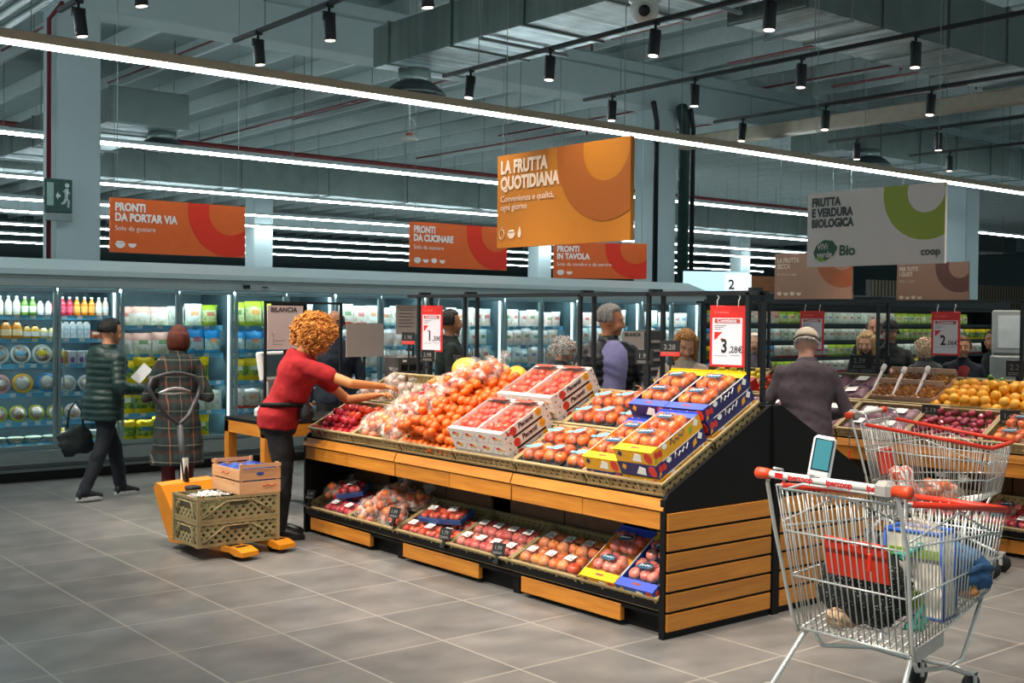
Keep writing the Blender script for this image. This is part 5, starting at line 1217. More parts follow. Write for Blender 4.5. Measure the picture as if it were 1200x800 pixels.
MB().tube([(-.12, 0, .44), (-.20, 0, .86)], .024, 10).build('tiller', m_grip, o)
lp = [(-.20, 0, .86), (-.215, -.10, .93), (-.235, -.205, 1.07), (-.25, -.24, 1.15), (-.262, -.20, 1.21), (-.268, -.09, 1.235), (-.27, 0, 1.245), (-.268, .09, 1.235), (-.262, .20, 1.21), (-.25, .24, 1.15), (-.235, .205, 1.07), (-.215, .10, .93)]
MB().tube(lp, .016, 8, closed=True).build('handle_loop', m_grip, o); MB().tube([(-.255, -.14, 1.10), (-.257, -.06, 1.125), (-.259, 0, 1.13), (-.257, .06, 1.125), (-.255, .14, 1.10)], .012, 7).tube([(-.255, -.14, 1.10), (-.252, 0, 1.09), (-.255, .14, 1.10)], .008, 6).build('release_lever', M('#b9bcbc', .35, .6), o)
MB().box(-.16, -.12, -.02, .02, .44, .62).build('label_plate', m_white, o)
def stack_crate(z, label):
    o = empty('lattice_crate', (3.70, 7.715, z)); tag(o, label, 'crate', 'lattice crates on the pallet truck'); w, d, h, k = .6, .4, .168, .008
    MB().box(-w/2, w/2, -d/2, d/2, 0, .008).box(-w/2, w/2, -d/2, -d/2+k, 0, h).box(-w/2, w/2, d/2-k, d/2, 0, h).box(-w/2, -w/2+k, -d/2, d/2, 0, h).box(w/2-k, w/2, -d/2, d/2, 0, h).build('lattice', PERF('olive_lattice', '#8f8158', '#b3a274', 17., .42), o)
    r = MB()
    for z0, z1, e in ((0, .022, .004), (h-.018, h, .006)):
        r.box(-w/2-e, w/2+e, -d/2-e, -d/2+.004, z0, z1).box(-w/2-e, w/2+e, d/2-.004, d/2+e, z0, z1).box(-w/2-e, -w/2+.004, -d/2, d/2, z0, z1).box(w/2-.004, w/2+e, -d/2, d/2, z0, z1)
    for x in (-w/2, w/2):
        for y in (-d/2, d/2): r.box(x-.012, x+.012, y-.012, y+.012, 0, h)
    r.build('rim', m_rim, o)
    rb_ = MB()
    for sx in (-1, 1): rb_.tube([(sx*.27, -d/2-.005, .03), (sx*.10, -d/2-.005, .135)], .006, 5)
    rb_.tube([(-.1, -d/2-.005, .135), (.1, -d/2-.005, .135)], .006, 5).tube([(-w/2-.004, -.15, .03), (-w/2-.004, -.08, .13), (-w/2-.004, .08, .13), (-w/2-.004, .15, .03)], .006, 5); rb_.build('rib', m_rim, o)
    MB().box(-.07, .07, -d/2-.004, -d/2+.002, .105, .135, b=.004).build('hand_hole', M('#4c4430', .6), o); MB().box(-w/2-.004, -w/2+.002, -.09, .09, .09, .125, b=.004).build('hand_hole', M('#4c4430', .6), o)
stack_crate(.088, 'lower olive lattice crate on the pallet truck'); stack_crate(.258, 'upper olive lattice crate on the pallet truck, under the wooden crate')
o = empty('wooden_crate', (3.86, 7.73, .427)); tag(o, 'small pale wooden crate lined with blue paper on top of the lattice crates', 'crate'); w, d, h = .32, .44, .215
m_pine = WOOD('pale_crate_wood', '#c98a5c', '#e6b384', 0); m_pine1 = WOOD('pale_crate_wood_side', '#c98a5c', '#e6b384', 1)
for z0, z1 in ((.0, .088), (.098, .175)):
    for y in (-d/2, d/2-.008): MB().box(-w/2, w/2, y, y+.008, z0, z1).build('slat', m_pine, o)
    for x in (-w/2, w/2-.008): MB().box(x, x+.008, -d/2+.008, d/2-.008, z0, z1).build('slat', m_pine1, o)
for y in (-d/2-.006, d/2-.0): MB().box(-w/2, w/2, y, y+.006, .185, .21).build('top_rail', m_pine, o)
for x in (-w/2+.01, w/2-.03):
    for y in (-d/2+.008, d/2-.028): MB().box(x, x+.02, y, y+.02, 0, h).build('corner_post', m_pine, o)
MB().box(-w/2+.009, w/2-.009, -d/2+.009, d/2-.009, .002, .012).build('bottom', m_pine, o)
MB().grid(lambda u, v: ((u-.5)*(w-.02), (v-.5)*(d-.02), .165+.03*noise.noise(Vector((u*6, v*8, 2)))), 20, 24).build('paper_lining', M('#27489a', .6, var=.3, scale=30), o)
MB().box(-w/2+.0085, w/2-.0085, -d/2+.0085, -d/2+.010, .06, .18).box(w/2-.0105, w/2-.0085, -d/2+.01, d/2-.01, .06, .18).build('paper_edge', M('#27489a', .6), o)
a = MB(); disc(a, (.0, -d/2-.0002, .14), (.03, 0, 0), (0, 0, .012)); a.build('hand_hole', M('#27489a', .6), o)
a = MB(); a.tube([(-w/2-.001, .06, .13), (-w/2-.001, .02, .145), (-w/2-.001, -.01, .128), (-w/2-.001, -.05, .14)], .004, 5).tube([(.02, -d/2-.001, .05), (.06, -d/2-.001, .06), (.09, -d/2-.001, .045), (.12, -d/2-.001, .06)], .004, 5); a.build('printed_mark', M('#cf4a2a', .6), o)
q2 = random.Random(5)
lett = mesh_of(lump0((0, 0, .062), .07, (1, 1, .85), 5, .3), 'lettuce', VARY('lettuce_leaf', ['#1f3312', '#3c5a1e', '#27421a'], .6, 18.))
for j, z in enumerate((.097, .267)):
    for i in range(8):
        place(lett, Matrix.Translation((3.49+.14*(i % 4), 7.63+.17*(i//4), z)) @ Rz(i*1.3), 'dark green lettuce inside the %s lattice crate' % ['lower', 'upper'][j], 'lettuce', 'lettuces in the %s lattice crate' % ['lower', 'upper'][j])
for i in range(9):
    tag(MB().grid(lambda u, v, i=i: ((u-.5)*.1, (v-.5)*.1, .02*noise.noise(Vector((u*5+i, v*5, i)))+.01), 8, 8).build('crumpled_film', FILM('white_film', '#ffffff', .6), None, (3.5+q2.uniform(-.04, .14), 7.62+q2.uniform(-.02, .2), .40+.004*i)), 'crumpled white film poking out of the upper lattice crate', 'film', 'crumpled film in the upper crate')
# ---------------------------------------------------------------- shopping carts
m_chr = M('#d4d7d4', .3, .55, .05); m_cred = M('#d8341c', .4, var=.06); m_cor = M('#e24a22', .4, var=.06); m_lock = M('#a9a6a2', .45); m_sleeve = M('#e8e6e2', .4, var=.03); m_letter = M('#cf1f24', .4)
def cart(loc, rz, label, full):
    o = empty('shopping_cart', loc, rz); tag(o, label, 'shopping cart', 'wire shopping carts')
    lerp = lambda a, b, t: tuple(a[i]+(b[i]-a[i])*t for i in range(3))
    RT, FT = (.07, .315, .985), (.92, .27, .875); RB, FB = (.20, .275, .355), (.86, .235, .53)
    fl = lambda p: (p[0], -p[1], p[2])
    wr = .0032
    for sg, nm in ((1, 'l'), (-1, 'r')):
        S = (lambda p: p) if sg == 1 else fl
        b = MB(); N = 26
        for i in range(N+1): b.tube([S(lerp(RT, FT, i/N)), S(lerp(RB, FB, i/N))], wr, 5)
        for t, r in ((0., .006), (.28, .0045), (.62, .0045), (1., .006)): b.tube([S(lerp(RT, RB, t)), S(lerp(FT, FB, t))], r, 6)
        b.tube([S(lerp(RT, RB, .25)), S(lerp(lerp(RT, FT, .5), lerp(RB, FB, .5), .05)), S(lerp(FT, FB, .35))], .0045, 6)
        b.build('side_panel', m_chr, o)
        MB().tube([S(lerp(RT, FT, .04)), S(FT)], .013, 8).build('rim_rail', m_cred, o)
    f = MB()
    for i in range(13): f.tube([lerp(FT, fl(FT), i/12), lerp(FB, fl(FB), i/12)], wr, 5)
    for t, r in ((.3, .0045), (.65, .0045), (1., .006)): f.tube([lerp(FT, FB, t), fl(lerp(FT, FB, t))], r, 6)
    f.build('front_panel', m_chr, o); MB().tube([FT, (FT[0]+.012, 0, FT[2]), fl(FT)], .015, 8).build('rim_rail', m_cred, o)
    g = MB()
    for i in range(15): g.tube([lerp(RB, fl(RB), i/14), lerp(FB, fl(FB), i/14)], wr, 5)
    for i in range(12): g.tube([lerp(RB, FB, i/11), fl(lerp(RB, FB, i/11))], wr, 5)
    g.build('bottom_grid', m_chr, o)
    k = MB(); GT, GB = (.06, .29, .975), (.19, .265, .36)
    for i in range(19): k.tube([lerp(GT, fl(GT), i/18), lerp(GB, fl(GB), i/18)], wr, 5)
    for t, r in ((0, .006), (.3, .0045), (.62, .0045), (1, .007)): k.tube([lerp(GT, GB, t), fl(lerp(GT, GB, t))], r, 6)
    k.tube([(.07, .27, .97), (.10, .2, 1.0), (.10, -.2, 1.0), (.07, -.27, .97)], .006, 6)
    k.build('rear_gate', m_chr, o)
    p = MB().box(-.004, .004, -.15, .15, -.075, .075, b=.003).tube([(0, -.14, .085), (0, -.02, .085)], .011, 7).tube([(0, .02, .085), (0, .14, .085)], .011, 7); p.X = Matrix()
    po = p.build('child_seat_flap', m_cred, o); po.location = (.16, -.03, .70); po.rotation_euler = (0, R(-12), 0)
    h = MB().tube([(0, .29, 1.04), (0, -.24, 1.04)], .0165, 14); h.build('handle_bar', m_sleeve, o)
    for a, c in ((.365, .29), (-.30, -.375)):
        MB().lathe([(.018, 0), (.024, .006), (.025, .02), (.021, .075)] if a > 0 else [(.021, 0), (.025, .05), (.026, .07), (.018, .078)], 14).build('handle_end', m_cor, o, None, Matrix.Translation((0, a if a > 0 else a, 1.04)) @ Matrix.Rotation(R(90), 4, 'X'))
    c = MB().box(-.035, .04, -.30, -.225, 1.0, 1.075, b=.018); c.build('coin_lock', m_lock, o)
    ch = MB()
    for i in range(14):
        z = .985-.013*i
        a = MB(); pts = [(.010*cos(t*PI/4)*(1 if i % 2 else .0)-.04, -.225+.006*cos(t*PI/4)*(0 if i % 2 else 1), z+.010*sin(t*PI/4)) for t in range(8)]
        ch.tube(pts, .0016, 4, closed=True)
    ch.build('chain', M('#8a8880', .35, .8), o); MB().box(-.046, -.034, -.233, -.217, .72, .79, b=.004).build('chain_key', m_cred, o)
    for y, s in ((.27, .05), (.06, .035), (-.13, .035)):
        text('ipercoop', .034, (-.0175, y-.06, 1.03), m_letter, o, .001, rot=(PI/2, 0, -PI/2)) if y < .2 else None
    text('ipercoop', .034, (-.0175, .19, 1.03), m_letter, o, .001, rot=(PI/2, 0, -PI/2)); MB().box(-.018, -.016, .215, .255, 1.03, 1.052).build('lettering', m_letter, o)
    # posts that carry the handle, chassis, legs, casters
    for S, sg in ((lambda p: p, 1), (fl, -1)):
        MB().tube([S((0, .30, 1.04)), S((.01, .315, 1.0)), S((.07, .32, .80)), S((.16, .29, .42)), S((.20, .285, .34))], .0085, 8).build('handle_post', m_chr, o)
        MB().tube([S((.04, .305, 1.06)), S((.10, .31, 1.05)), S((.13, .315, .97))], .007, 7).build('handle_brace', m_chr, o)
        MB().tube([S((.24, .25, .36)), S((.20, .26, .33)), S((.04, .30, .13)), S((.03, .30, .11))], .011, 9).build('leg', m_chr, o)
        MB().tube([S((.24, .24, .35)), S((.30, .23, .27)), S((.60, .19, .22)), S((.86, .14, .13)), S((.90, .13, .12))], .010, 9).build('chassis_rail', m_chr, o)
        MB().tube([S((.80, .23, .50)), S((.70, .20, .24)), S((.62, .19, .22))], .009, 8).build('front_strut', m_chr, o)
        for x, y in ((.03, .30), (.90, .13)):
            w = MB().cyl(S((x, y-.014, .06)), S((x, y+.014, .06)), .06, n=20).build('caster', m_rub, o)
            MB().box(x-.012, x+.012, (S((x, y, 0))[1]-.026), (S((x, y, 0))[1]-.018), .05, .13).box(x-.012, x+.012, (S((x, y, 0))[1]+.018), (S((x, y, 0))[1]+.026), .05, .13).box(x-.02, x+.02, S((x, y, 0))[1]-.026, S((x, y, 0))[1]+.026, .12, .135).build('fork', m_chr, w)
    MB().tube([(.90, .13, .125), (.93, 0, .125), (.90, -.13, .125)], .010, 8).tube([(.24, .24, .35), (.24, -.24, .35)], .009, 8).build('cross_bar', m_chr, o)
    pl = MB().prism([(.20, .33), (.20, .39), (.40, .43), (.40, .37)], -.288, -.280, 'y'); pl.build('side_plate', m_lock, o)
    return o
C1 = (4.0, 2.85, 0)
cart(C1, 0, 'shopping cart in front at right, with scanner on its handle and bags inside', True)
C2 = (7.25, 4.85, 0); R2 = R(-76)
cart(C2, R2, 'shopping cart behind the front one, beside the right stand', False)
# handheld scanner resting on the handle
t = empty('handheld_scanner', (4.0, 2.90, 1.045)); tag(t, 'white handheld scanner with blue screen on the front cart\'s handle', 'scanner')
A = Matrix.Rotation(R(30), 4, 'Z') @ Matrix.Rotation(R(8), 4, 'X') @ Matrix.Rotation(R(14), 4, 'Y') @ Matrix.Scale(1.1, 4)
b = MB(); b.X = A; b.box(-.014, .016, -.042, .042, .0, .165, b=.012); b.build('casing', M('#e2e4e4', .35, var=.03), t)
b = MB(); b.X = A; b.box(-.0155, -.013, -.034, .034, .03, .152, b=.001); b.build('screen', M('#1c2a30', .2), t)
b = MB(); b.X = A; b.box(-.0163, -.0150, -.029, .029, .036, .147); b.build('display', M('#3d8796', .3, var=.05), t)
b = MB(); b.X = A; b.box(.014, .05, -.03, .03, -.005, .09, b=.014); b.box(-.016, -.012, -.014, .014, .006, .02, b=.001); b.build('cradle', M('#d4d6d6', .4), t)
# bags in the front cart
def lump(c, r, sq, seed, amp=.2, n=24, f=2.2):
    return MB().sphere(c, r, n, n*2//3, 0, sq, lambda d: 1+amp*noise.noise(d*f+Vector((seed, 0, 0)))+amp*.4*noise.noise(d*f*3+Vector((0, seed, 0))))
X, Y = C1[0], C1[1]
t = empty('shopping_bag', (X+.50, Y-.11, .45), R(10)); tag(t, 'cream reusable shopping bag with blue piping standing in the front cart', 'shopping bag')
m_cream = M('#e6dfcf', .6, var=.08, scale=12); m_bl = M('#2357b8', .5)
w, d, h = .075, .135, .36
MB().grid(lambda u, v: (-w+.02*sin(v*PI), (u-.5)*2*d*(1-.12*v), v*h), 10, 10).grid(lambda u, v: (w-.02*sin(v*PI), (.5-u)*2*d*(1-.12*v), v*h), 10, 10).grid(lambda u, v: ((u-.5)*2*w, -d*(1-.12*v)+.03*sin(u*PI)*v, v*h), 10, 10).grid(lambda u, v: ((.5-u)*2*w, d*(1-.12*v)-.03*sin(u*PI)*v, v*h), 10, 10).box(-w, w, -d, d, 0, .006).build('body', m_cream, t)
pp_ = MB()
for sx in (-1, 1):
    for sy in (-1, 1): pp_.tube([(sx*w, sy*d, 0), (sx*(w-.01), sy*d*.94, h*.5), (sx*w, sy*d*.88, h)], .007, 6)
pp_.tube([(-w, -d*.88, h), (w, -d*.88, h), (w, d*.88, h), (-w, d*.88, h)], .009, 6, closed=True).tube([(-w, -d, .005), (w, -d, .005), (w, d, .005), (-w, d, .005)], .007, 6, closed=True); pp_.build('piping', m_bl, t)
MB().box(-w-.002, -w+.012, -d*.85, d*.85, h*.70, h*.80).build('green_band', M('#7a9a2e', .5), t)
MB().box(-w-.004, -w+.02, -d*.3, d*.5, h*.12, h*.3).build('leaf_print', M('#8fb43a', .6), t)
tag(lump((X+.50, Y-.11, .81), .07, (1, 1.2, .7), 4).build('bread_bag', FILM('paper_bag', '#e8cfb8', .8), None), 'pale bread bag sticking out of the blue piped shopping bag', 'bread bag')
def dotted():
    s = NT('black_dotted_cloth'); v = s.n('TexVoronoi'); v.inputs['Scale'].default_value = 70.; v.inputs['Randomness'].default_value = .4; s.l(s.coord(), v.inputs['Vector'])
    return s.set(.8, col=s.ramp(v.outputs['Distance'], [(.18, srgb('#b9c4b8')), (.24, srgb('#101312'))]))
t = empty('cloth_bag', (X+.34, Y+.05, .40)); tag(t, 'black cloth bag with white dots lying in the front cart', 'bag')
lump((0, 0, .16), .18, (.75, 1.1, .95), 7, .25).build('body', dotted(), t)
MB().tube([(.02, -.16, .30), (.10, -.20, .36), (.14, -.2, .25), (.13, -.21, .12), (.02, -.22, .03)], .014, 7).tube([(.02, -.13, .32), (.13, -.17, .30), (.16, -.2, .16)], .012, 7).tube([(0, -.2, .03), (.05, -.24, .02), (.15, -.22, .08)], .016, 7).build('teal_strap', M('#3fa890', .6, var=.2), t)
t = empty('denim_jacket', (X+.73, Y-.09, .49)); tag(t, 'folded blue denim garment lying at the front of the front cart', 'garment')
lump((0, -.02, .13), .165, (.8, 1.15, .68), 13, .22, 28).build('cloth', M('#2f5a86', .8, var=.35, scale=18), t); MB().tube([(-.11, -.16, .14), (-.05, -.2, .17), (.04, -.2, .15), (.11, -.14, .11)], .014, 7).build('hem', M('#24486c', .8), t)
tag(lump((X+.27, Y+.12, .42), .05, (1, 1.4, .8), 22, .3).build('paper_bag', M('#c9a888', .7, var=.3, scale=30), None), 'small crumpled brown paper bag at the rear of the front cart', 'paper bag')
tag(lump((X+.70, Y-.21, .545), .045, (1, 1.2, .8), 2, .3).build('bread_roll', M('#c98a52', .7, var=.3), None), 'bread roll in paper beside the denim garment in the front cart', 'bread')
# things in the cart behind
def c2(x, y, z): return Matrix.Translation(C2) @ Matrix.Rotation(R2, 4, 'Z') @ Matrix.Translation((x, y, z))
bag('a', c2(.52, .0, .455), 'net of oranges lying in the cart behind', None)
def stripe():
    s = NT('red_striped_film'); w = s.n('TexWave', bands_direction='Y'); w.inputs['Scale'].default_value = 12.; w.inputs['Distortion'].default_value = 3.; s.l(s.coord(), w.inputs['Vector'])
    return s.set(.35, col=s.ramp(w.outputs['Fac'], [(.5, srgb('#eeeae6')), (.6, srgb('#d9583c'))]))
tag(lump((0, 0, .13), .13, (.7, .8, 1.1), 31, .3).build('striped_bag', stripe(), None, None, c2(.28, -.05, .42)), 'white bag with red stripes in the cart behind', 'bag')
# ---------------------------------------------------------------- people
FOLD = bpy.data.textures.new('cloth_folds', 'CLOUDS'); FOLD.noise_scale = .13; FOLD.noise_depth = 2
def remesh(o, vox, smooth=5, f=.5, fold=0.):
    m = o.modifiers.new('union', 'REMESH'); m.mode = 'VOXEL'; m.voxel_size = vox; m.use_smooth_shade = True
    s = o.modifiers.new('smooth', 'SMOOTH'); s.factor = f; s.iterations = smooth
    if fold: d = o.modifiers.new('folds', 'DISPLACE'); d.texture = FOLD; d.strength = fold; d.mid_level = .5; d.texture_coords = 'LOCAL'
def hand(mb, w, d, n, side, k=1., curl=.35):
    """palm and five fingers; w wrist, d direction of the palm, n back of the hand, side +1 thumb on d x n side"""
    w, d, n = Vector(w), Vector(d).normalized(), Vector(n); n = (n - d*n.dot(d)).normalized(); a = d.cross(n)*side
    L = .088*k
    mb.loft([(w - d*.02, a*.022*k, n*.018*k), (w + d*.02*k, a*.032*k, n*.017*k), (w + d*L*.7, a*.042*k, n*.015*k), (w + d*L, a*.041*k, n*.012*k), (w + d*(L+.008), a*.03*k, n*.006*k)], 14)
    for i, (off, ln, sp) in enumerate(((.032, .068, .14), (.011, .076, .04), (-.011, .071, -.05), (-.032, .055, -.16))):
        p = w + d*(L-.008) + a*off*k; dd = (d + a*sp).normalized(); c = curl*(1+.15*i)
        for j in range(3):
            ang = c*(j+.6); v = dd*cos(ang) - n*sin(ang); q = p + v*ln*k*(.42, .32, .26)[j]
            mb.capsule(p, q, (.0085, .008, .0072)[j]*k, (.008, .0072, .006)[j]*k, 8); p = q
    p = w + d*.022*k + a*.026*k; v1 = (d*.55 + a*.8 - n*.25).normalized(); q = p + v1*.042*k
    mb.capsule(p, q, .0125*k, .010*k, 8); v2 = (d*.85 + a*.4 - n*.35).normalized(); mb.capsule(q, q + v2*.032*k, .0098*k, .0075*k, 8)
m_eye = M('#e8e4de', .2); m_iris = M('#2a1c14', .2); m_lip = M('#9a5048', .5)
def skinmat(c):
    s = NT('skin_'+c.strip('#')); n = s.noise(s.coord(), 14., 4); m = s.set(.5, col=s.ramp(n, [(.3, dk(srgb(c), .86)), (.7, dk(srgb(c), 1.05))]))
    s.b.inputs['Subsurface Weight'].default_value = .08; s.b.inputs['Subsurface Radius'].default_value = (.02, .008, .004); return m
SK = {}
def strand(c):
    if ('H', c) in MATS: return MATS[('H', c)]
    s = NT('hair_strands_'+c.strip('#')); n = s.noise(s.coord(scale=(70, 70, 7)), 1.6, 4, .65)
    MATS[('H', c)] = s.set(.55, col=s.ramp(n, [(.36, dk(srgb(c), .45)), (.5, srgb(c)), (.66, dk(srgb(c), 1.5))]), spec=.35); s.bump(n, .7, .012); return s.m
def person(label, x, y, deg, H, top, bottom, shoe, hair, skin='#c98e6c', lean=0., twist=0., hyaw=0., hpitch=0., arms=(None, None), feet=((-.1, 0), (.1, 0)), hem=.84, sleeve='long', female=False, fine=.010, puff=0., wide=1., hands=(.35, .35), hat=None, collar=True, hn=(None, None), shirt=None, group=None, hood=False):
    k = H/1.70; o = empty('person', (x, y, 0), R(deg)-PI/2); tag(o, label, 'person', group)
    if skin not in SK: SK[skin] = skinmat(skin)
    sk = SK[skin]; V3 = Vector
    ML = Matrix.Translation((0, 0, .92)) @ Matrix.Rotation(-lean, 4, 'X') @ Matrix.Rotation(twist, 4, 'Z') @ Matrix.Translation((0, 0, -.92))
    def up_(p): return (ML @ V3(p))*k
    sw = .158 if female else .178
    hd = V3(ML @ V3((0, .02, 1.535)))*k                          # head pivot
    MH = Matrix.Translation(hd) @ (ML.to_3x3().to_4x4()) @ Matrix.Rotation(hyaw, 4, 'Z') @ Matrix.Rotation(-hpitch, 4, 'X') @ Matrix.Scale(k, 4)
    AX = ML.to_3x3()
    def ring(z, rx, ry, yo=0., e=0., low=False):
        c = V3((0, yo, z)); t = min(1., max(0., (z-.80)/.22)); 
        if t < 1:
            cc = V3((0, yo, z))*k*(1-t) + up_((0, yo, z))*t; ax = V3((1, 0, 0)); ay = V3((0, 1, 0))
            ax = (ax*(1-t) + AX @ ax*t); ay = (ay*(1-t) + AX @ ay*t)
        else: cc = up_(c); ax = AX @ V3((1, 0, 0)); ay = AX @ V3((0, 1, 0))
        return (cc, ax*(rx*wide+e)*k, ay*(ry*wide+e)*k)
    hipw = .172 if female else .165; wa = .135 if female else .15; ch = .158 if female else .178
    prof = [(.80, .12, .09, -.005), (.86, hipw, .118, -.01), (.95, hipw, .12, -.01), (1.06, wa, .105, 0), (1.16, wa+.008, .108, .005), (1.28, ch, .118, .01), (1.37, ch, .105, 0), (1.42, ch*.72, .08, -.005), (1.46, .07, .062, 0), (1.50, .056, .058, .01), (1.56, .052, .055, .02)]
    SH = [up_((-sw, 0, 1.375)), up_((sw, 0, 1.375))]
    EL, WR = [], []
    for i, sg in ((0, -1), (1, 1)):
        a = arms[i]
        if a is None: e = SH[i] + V3((sg*.075, -.03, -.28))*k; w = e + V3((-sg*.01, .07, -.235))*k
        else: e = V3(a[0])*k; w = V3(a[1])*k
        EL.append(e); WR.append(w)
    HJ, KN, AN = [], [], []
    for i, sg in ((0, -1), (1, 1)):
        f = V3((feet[i][0], feet[i][1], 0)); fz = feet[i][2] if len(feet[i]) > 2 else 0.
        hj = V3((sg*.085, 0, .87)); an = f + V3((0, 0, .085+fz)); kn = (hj+an)/2 + V3((0, .035 if fz == 0 else .06, .02)); HJ.append(hj*k); KN.append(kn*k); AN.append(an*k)
    # body: one continuous surface
    b = MB(); b.loft([ring(z, rx*.93, ry*.93, yo) for z, rx, ry, yo in prof], 18)
    for i, sg in ((0, -1), (1, 1)):
        b.capsule(SH[i], EL[i], .047*k, .038*k); b.capsule(EL[i], WR[i], .038*k, .026*k)
        hand(b, WR[i], (WR[i]-EL[i]), hn[i] or V3((sg*.8, .2, .5)), -sg if hn[i] is None else sg, k, hands[i])
        b.capsule(HJ[i], KN[i], .078*k, .054*k); b.capsule(KN[i], AN[i], .054*k, .037*k); b.capsule(AN[i]+V3((0, -.02, -.045))*k, AN[i]+V3((0, .13, -.055))*k, .035*k, .028*k)
    b.X = MH
    b.sphere((0, .005, .085), .1, 20, 14, 0, (.76, .94, 1.12)); b.loft([((0, .0, .0), (.052, 0, 0), (0, .05, 0)), ((0, .030, -.005), (.050, 0, 0), (0, .058, 0)), ((0, .035, .03), (.062, 0, 0), (0, .068, 0)), ((0, .02, .07), (.068, 0, 0), (0, .075, 0))], 14); b.sphere((0, .075, -.012), .022, 10, 8)
    b.capsule((0, .098, .085), (0, .115, .045), .009, .014, 8); b.sphere((0, .113, .045), .015, 8, 6, 0, (1.15, .8, .7)); b.capsule((-.035, .085, .103), (.035, .085, .103), .012, .012, 8)
    for sg in (-1, 1): b.sphere((sg*.078, -.005, .068), .03, 10, 8, 0, (.35, .7, 1.05)); b.sphere((sg*.04, .07, .04), .028, 8, 6)
    b.X = Matrix(); bo = b.build('body', sk, o); remesh(bo, fine*.8, 3)
    e = MB(); e.X = MH
    for sg in (-1, 1): e.sphere((sg*.031, .0800, .082), .0105, 10, 8)
    e.build('eye', m_eye, o); e = MB(); e.X = MH
    for sg in (-1, 1): e.sphere((sg*.031, .0878, .082), .0048, 8, 6)
    e.build('iris', m_iris, o); e = MB(); e.X = MH; e.capsule((-.02, .094, .012), (.02, .094, .012), .005, .005, 8); e.build('mouth', m_lip, o)
    hc = hair[1]; e = MB(); e.X = MH
    for sg in (-1, 1): e.capsule((sg*.018, .102, .105), (sg*.046, .088, .107), .005, .004, 6)
    e.build('eyebrow', M(hc, .8), o)
    # trousers
    t = MB(); t.loft([ring(z, rx, ry, yo, .014) for z, rx, ry, yo in ((.78, .12, .09, -.005), (.86, hipw, .118, -.01), (.95, hipw, .12, -.01), (1.02, wa+.01, .11, 0))], 18)
    for i in (0, 1): t.capsule(HJ[i], KN[i], .096*k, .074*k); t.capsule(KN[i], AN[i]+V3((0, -.005, -.01))*k, .074*k, .062*k)
    to = t.build('trousers', bottom, o); remesh(to, .014, 5, .5, .035)
    # shoes
    for i, sg in ((0, -1), (1, 1)):
        f = AN[i]; s = MB(); dn = V3((0, 0, -.085))*k; g = f + dn; yw = feet[i][3] if len(feet[i]) > 3 else 0.
        s.X = Matrix.Translation(g) @ Matrix.Rotation(yw, 4, 'Z') @ Matrix.Scale(k, 4)
        s.loft([((0, -.075, .035), (.028, 0, 0), (0, 0, .03)), ((0, -.06, .05), (.037, 0, 0), (0, 0, .05)), ((0, -.01, .055), (.042, 0, 0), (0, 0, .055)), ((0, .06, .045), (.044, 0, 0), (0, 0, .043)), ((0, .13, .034), (.046, 0, 0), (0, 0, .032)), ((0, .175, .028), (.034, 0, 0), (0, 0, .024)), ((0, .19, .024), (.012, 0, 0), (0, 0, .012))], 14, 0, True, True, .8)
        so = s.build('shoe', shoe[0], o); s2 = MB(); s2.X = s.X
        s2.loft([((0, 0, z), (.052, 0, 0), (0, .142, 0)) for z in (0., .004, .028, .032)], 18); s3 = s2.build('sole', shoe[1], so); s3.location = (s.X @ V3((0, .055, 0))) - (s.X @ V3((0, 0, 0)))
    # top
    c = MB(); e_ = .018 if puff == 0 else .038
    if hood: c.sphere(up_((0, -.105, 1.385)), .105*k, 16, 10, 0, (1.25, .62, .95))
    zs = []; z = hem
    while z < 1.46: zs.append(z); z += .018
    def at_(z):
        for (a, b_) in zip(prof, prof[1:]):
            if a[0] <= z <= b_[0]:
                t_ = (z-a[0])/(b_[0]-a[0]); return tuple(a[i]+(b_[i]-a[i])*t_ for i in range(4))
        return prof[1] if z < .86 else prof[-1]
    rings = []
    for z in zs:
        q = at_(max(z, .87)); ex = e_ + (puff*abs(sin(z*PI/.062)) if puff else .004*sin(z*37+x)) + (.10*max(0, .87-z) if hem < .6 else 0)
        if z > 1.40: ex += .012
        rings.append(ring(z, q[1], q[2], q[3], ex))
    c.loft(rings, 24)
    if collar: c.loft([ring(1.42, .075, .075, 0, .012), ring(1.47, .066, .07, .004, .010), ring(1.495, .062, .068, .006, .008)], 18)
    for i in (0, 1):
        r1, r2, r3 = (.060, .052, .041) if puff == 0 else (.078, .070, .052)
        if sleeve == 'short':
            m_ = SH[i] + (EL[i]-SH[i])*.62; c.capsule(SH[i], m_, .062*k, .066*k)
        else:
            N = 8
            if puff:
                for A_, B_, a_, d_ in ((SH[i], EL[i], r1, r2), (EL[i], WR[i], r2, r3)):
                    for j in range(5):
                        p = A_ + (B_-A_)*(j/5); q = A_ + (B_-A_)*((j+1)/5); mid = (p+q)/2; rr = (a_ + (d_-a_)*(j+.5)/5)*k
                        c.sphere(mid, rr, 12, 8)
                        c.capsule(p, q, rr*.82, rr*.8)
            else: c.capsule(SH[i], EL[i], r1*k, r2*k); c.capsule(EL[i], WR[i]-(WR[i]-EL[i]).normalized()*.01, r2*k, r3*k)
    co = c.build('jacket' if sleeve == 'long' else 'shirt', top, o); remesh(co, .0115 if puff or sleeve == 'short' else .014, 2 if puff else 5, .5, .012 if puff else .03)
    if shirt:
        s = MB(); rs = [ring(z, at_(z)[1]*.8, at_(z)[2], at_(z)[3]+.0, .0) for z in (.95, 1.05, 1.15, 1.28, 1.38, 1.42, 1.46)]
        rs = [(cc + (AX @ V3((0, 1, 0)))*(.030+(.055 if puff else 0))*k, a*.85, b_) for cc, a, b_ in rs]; s.loft(rs, 16); so_ = s.build('shirt', shirt, o)
    # hair
    st, hc = hair; hm = M(hc, .75, var=.35, scale=40) if st == 'curly' else strand(hc)
    h = MB(); h.X = MH
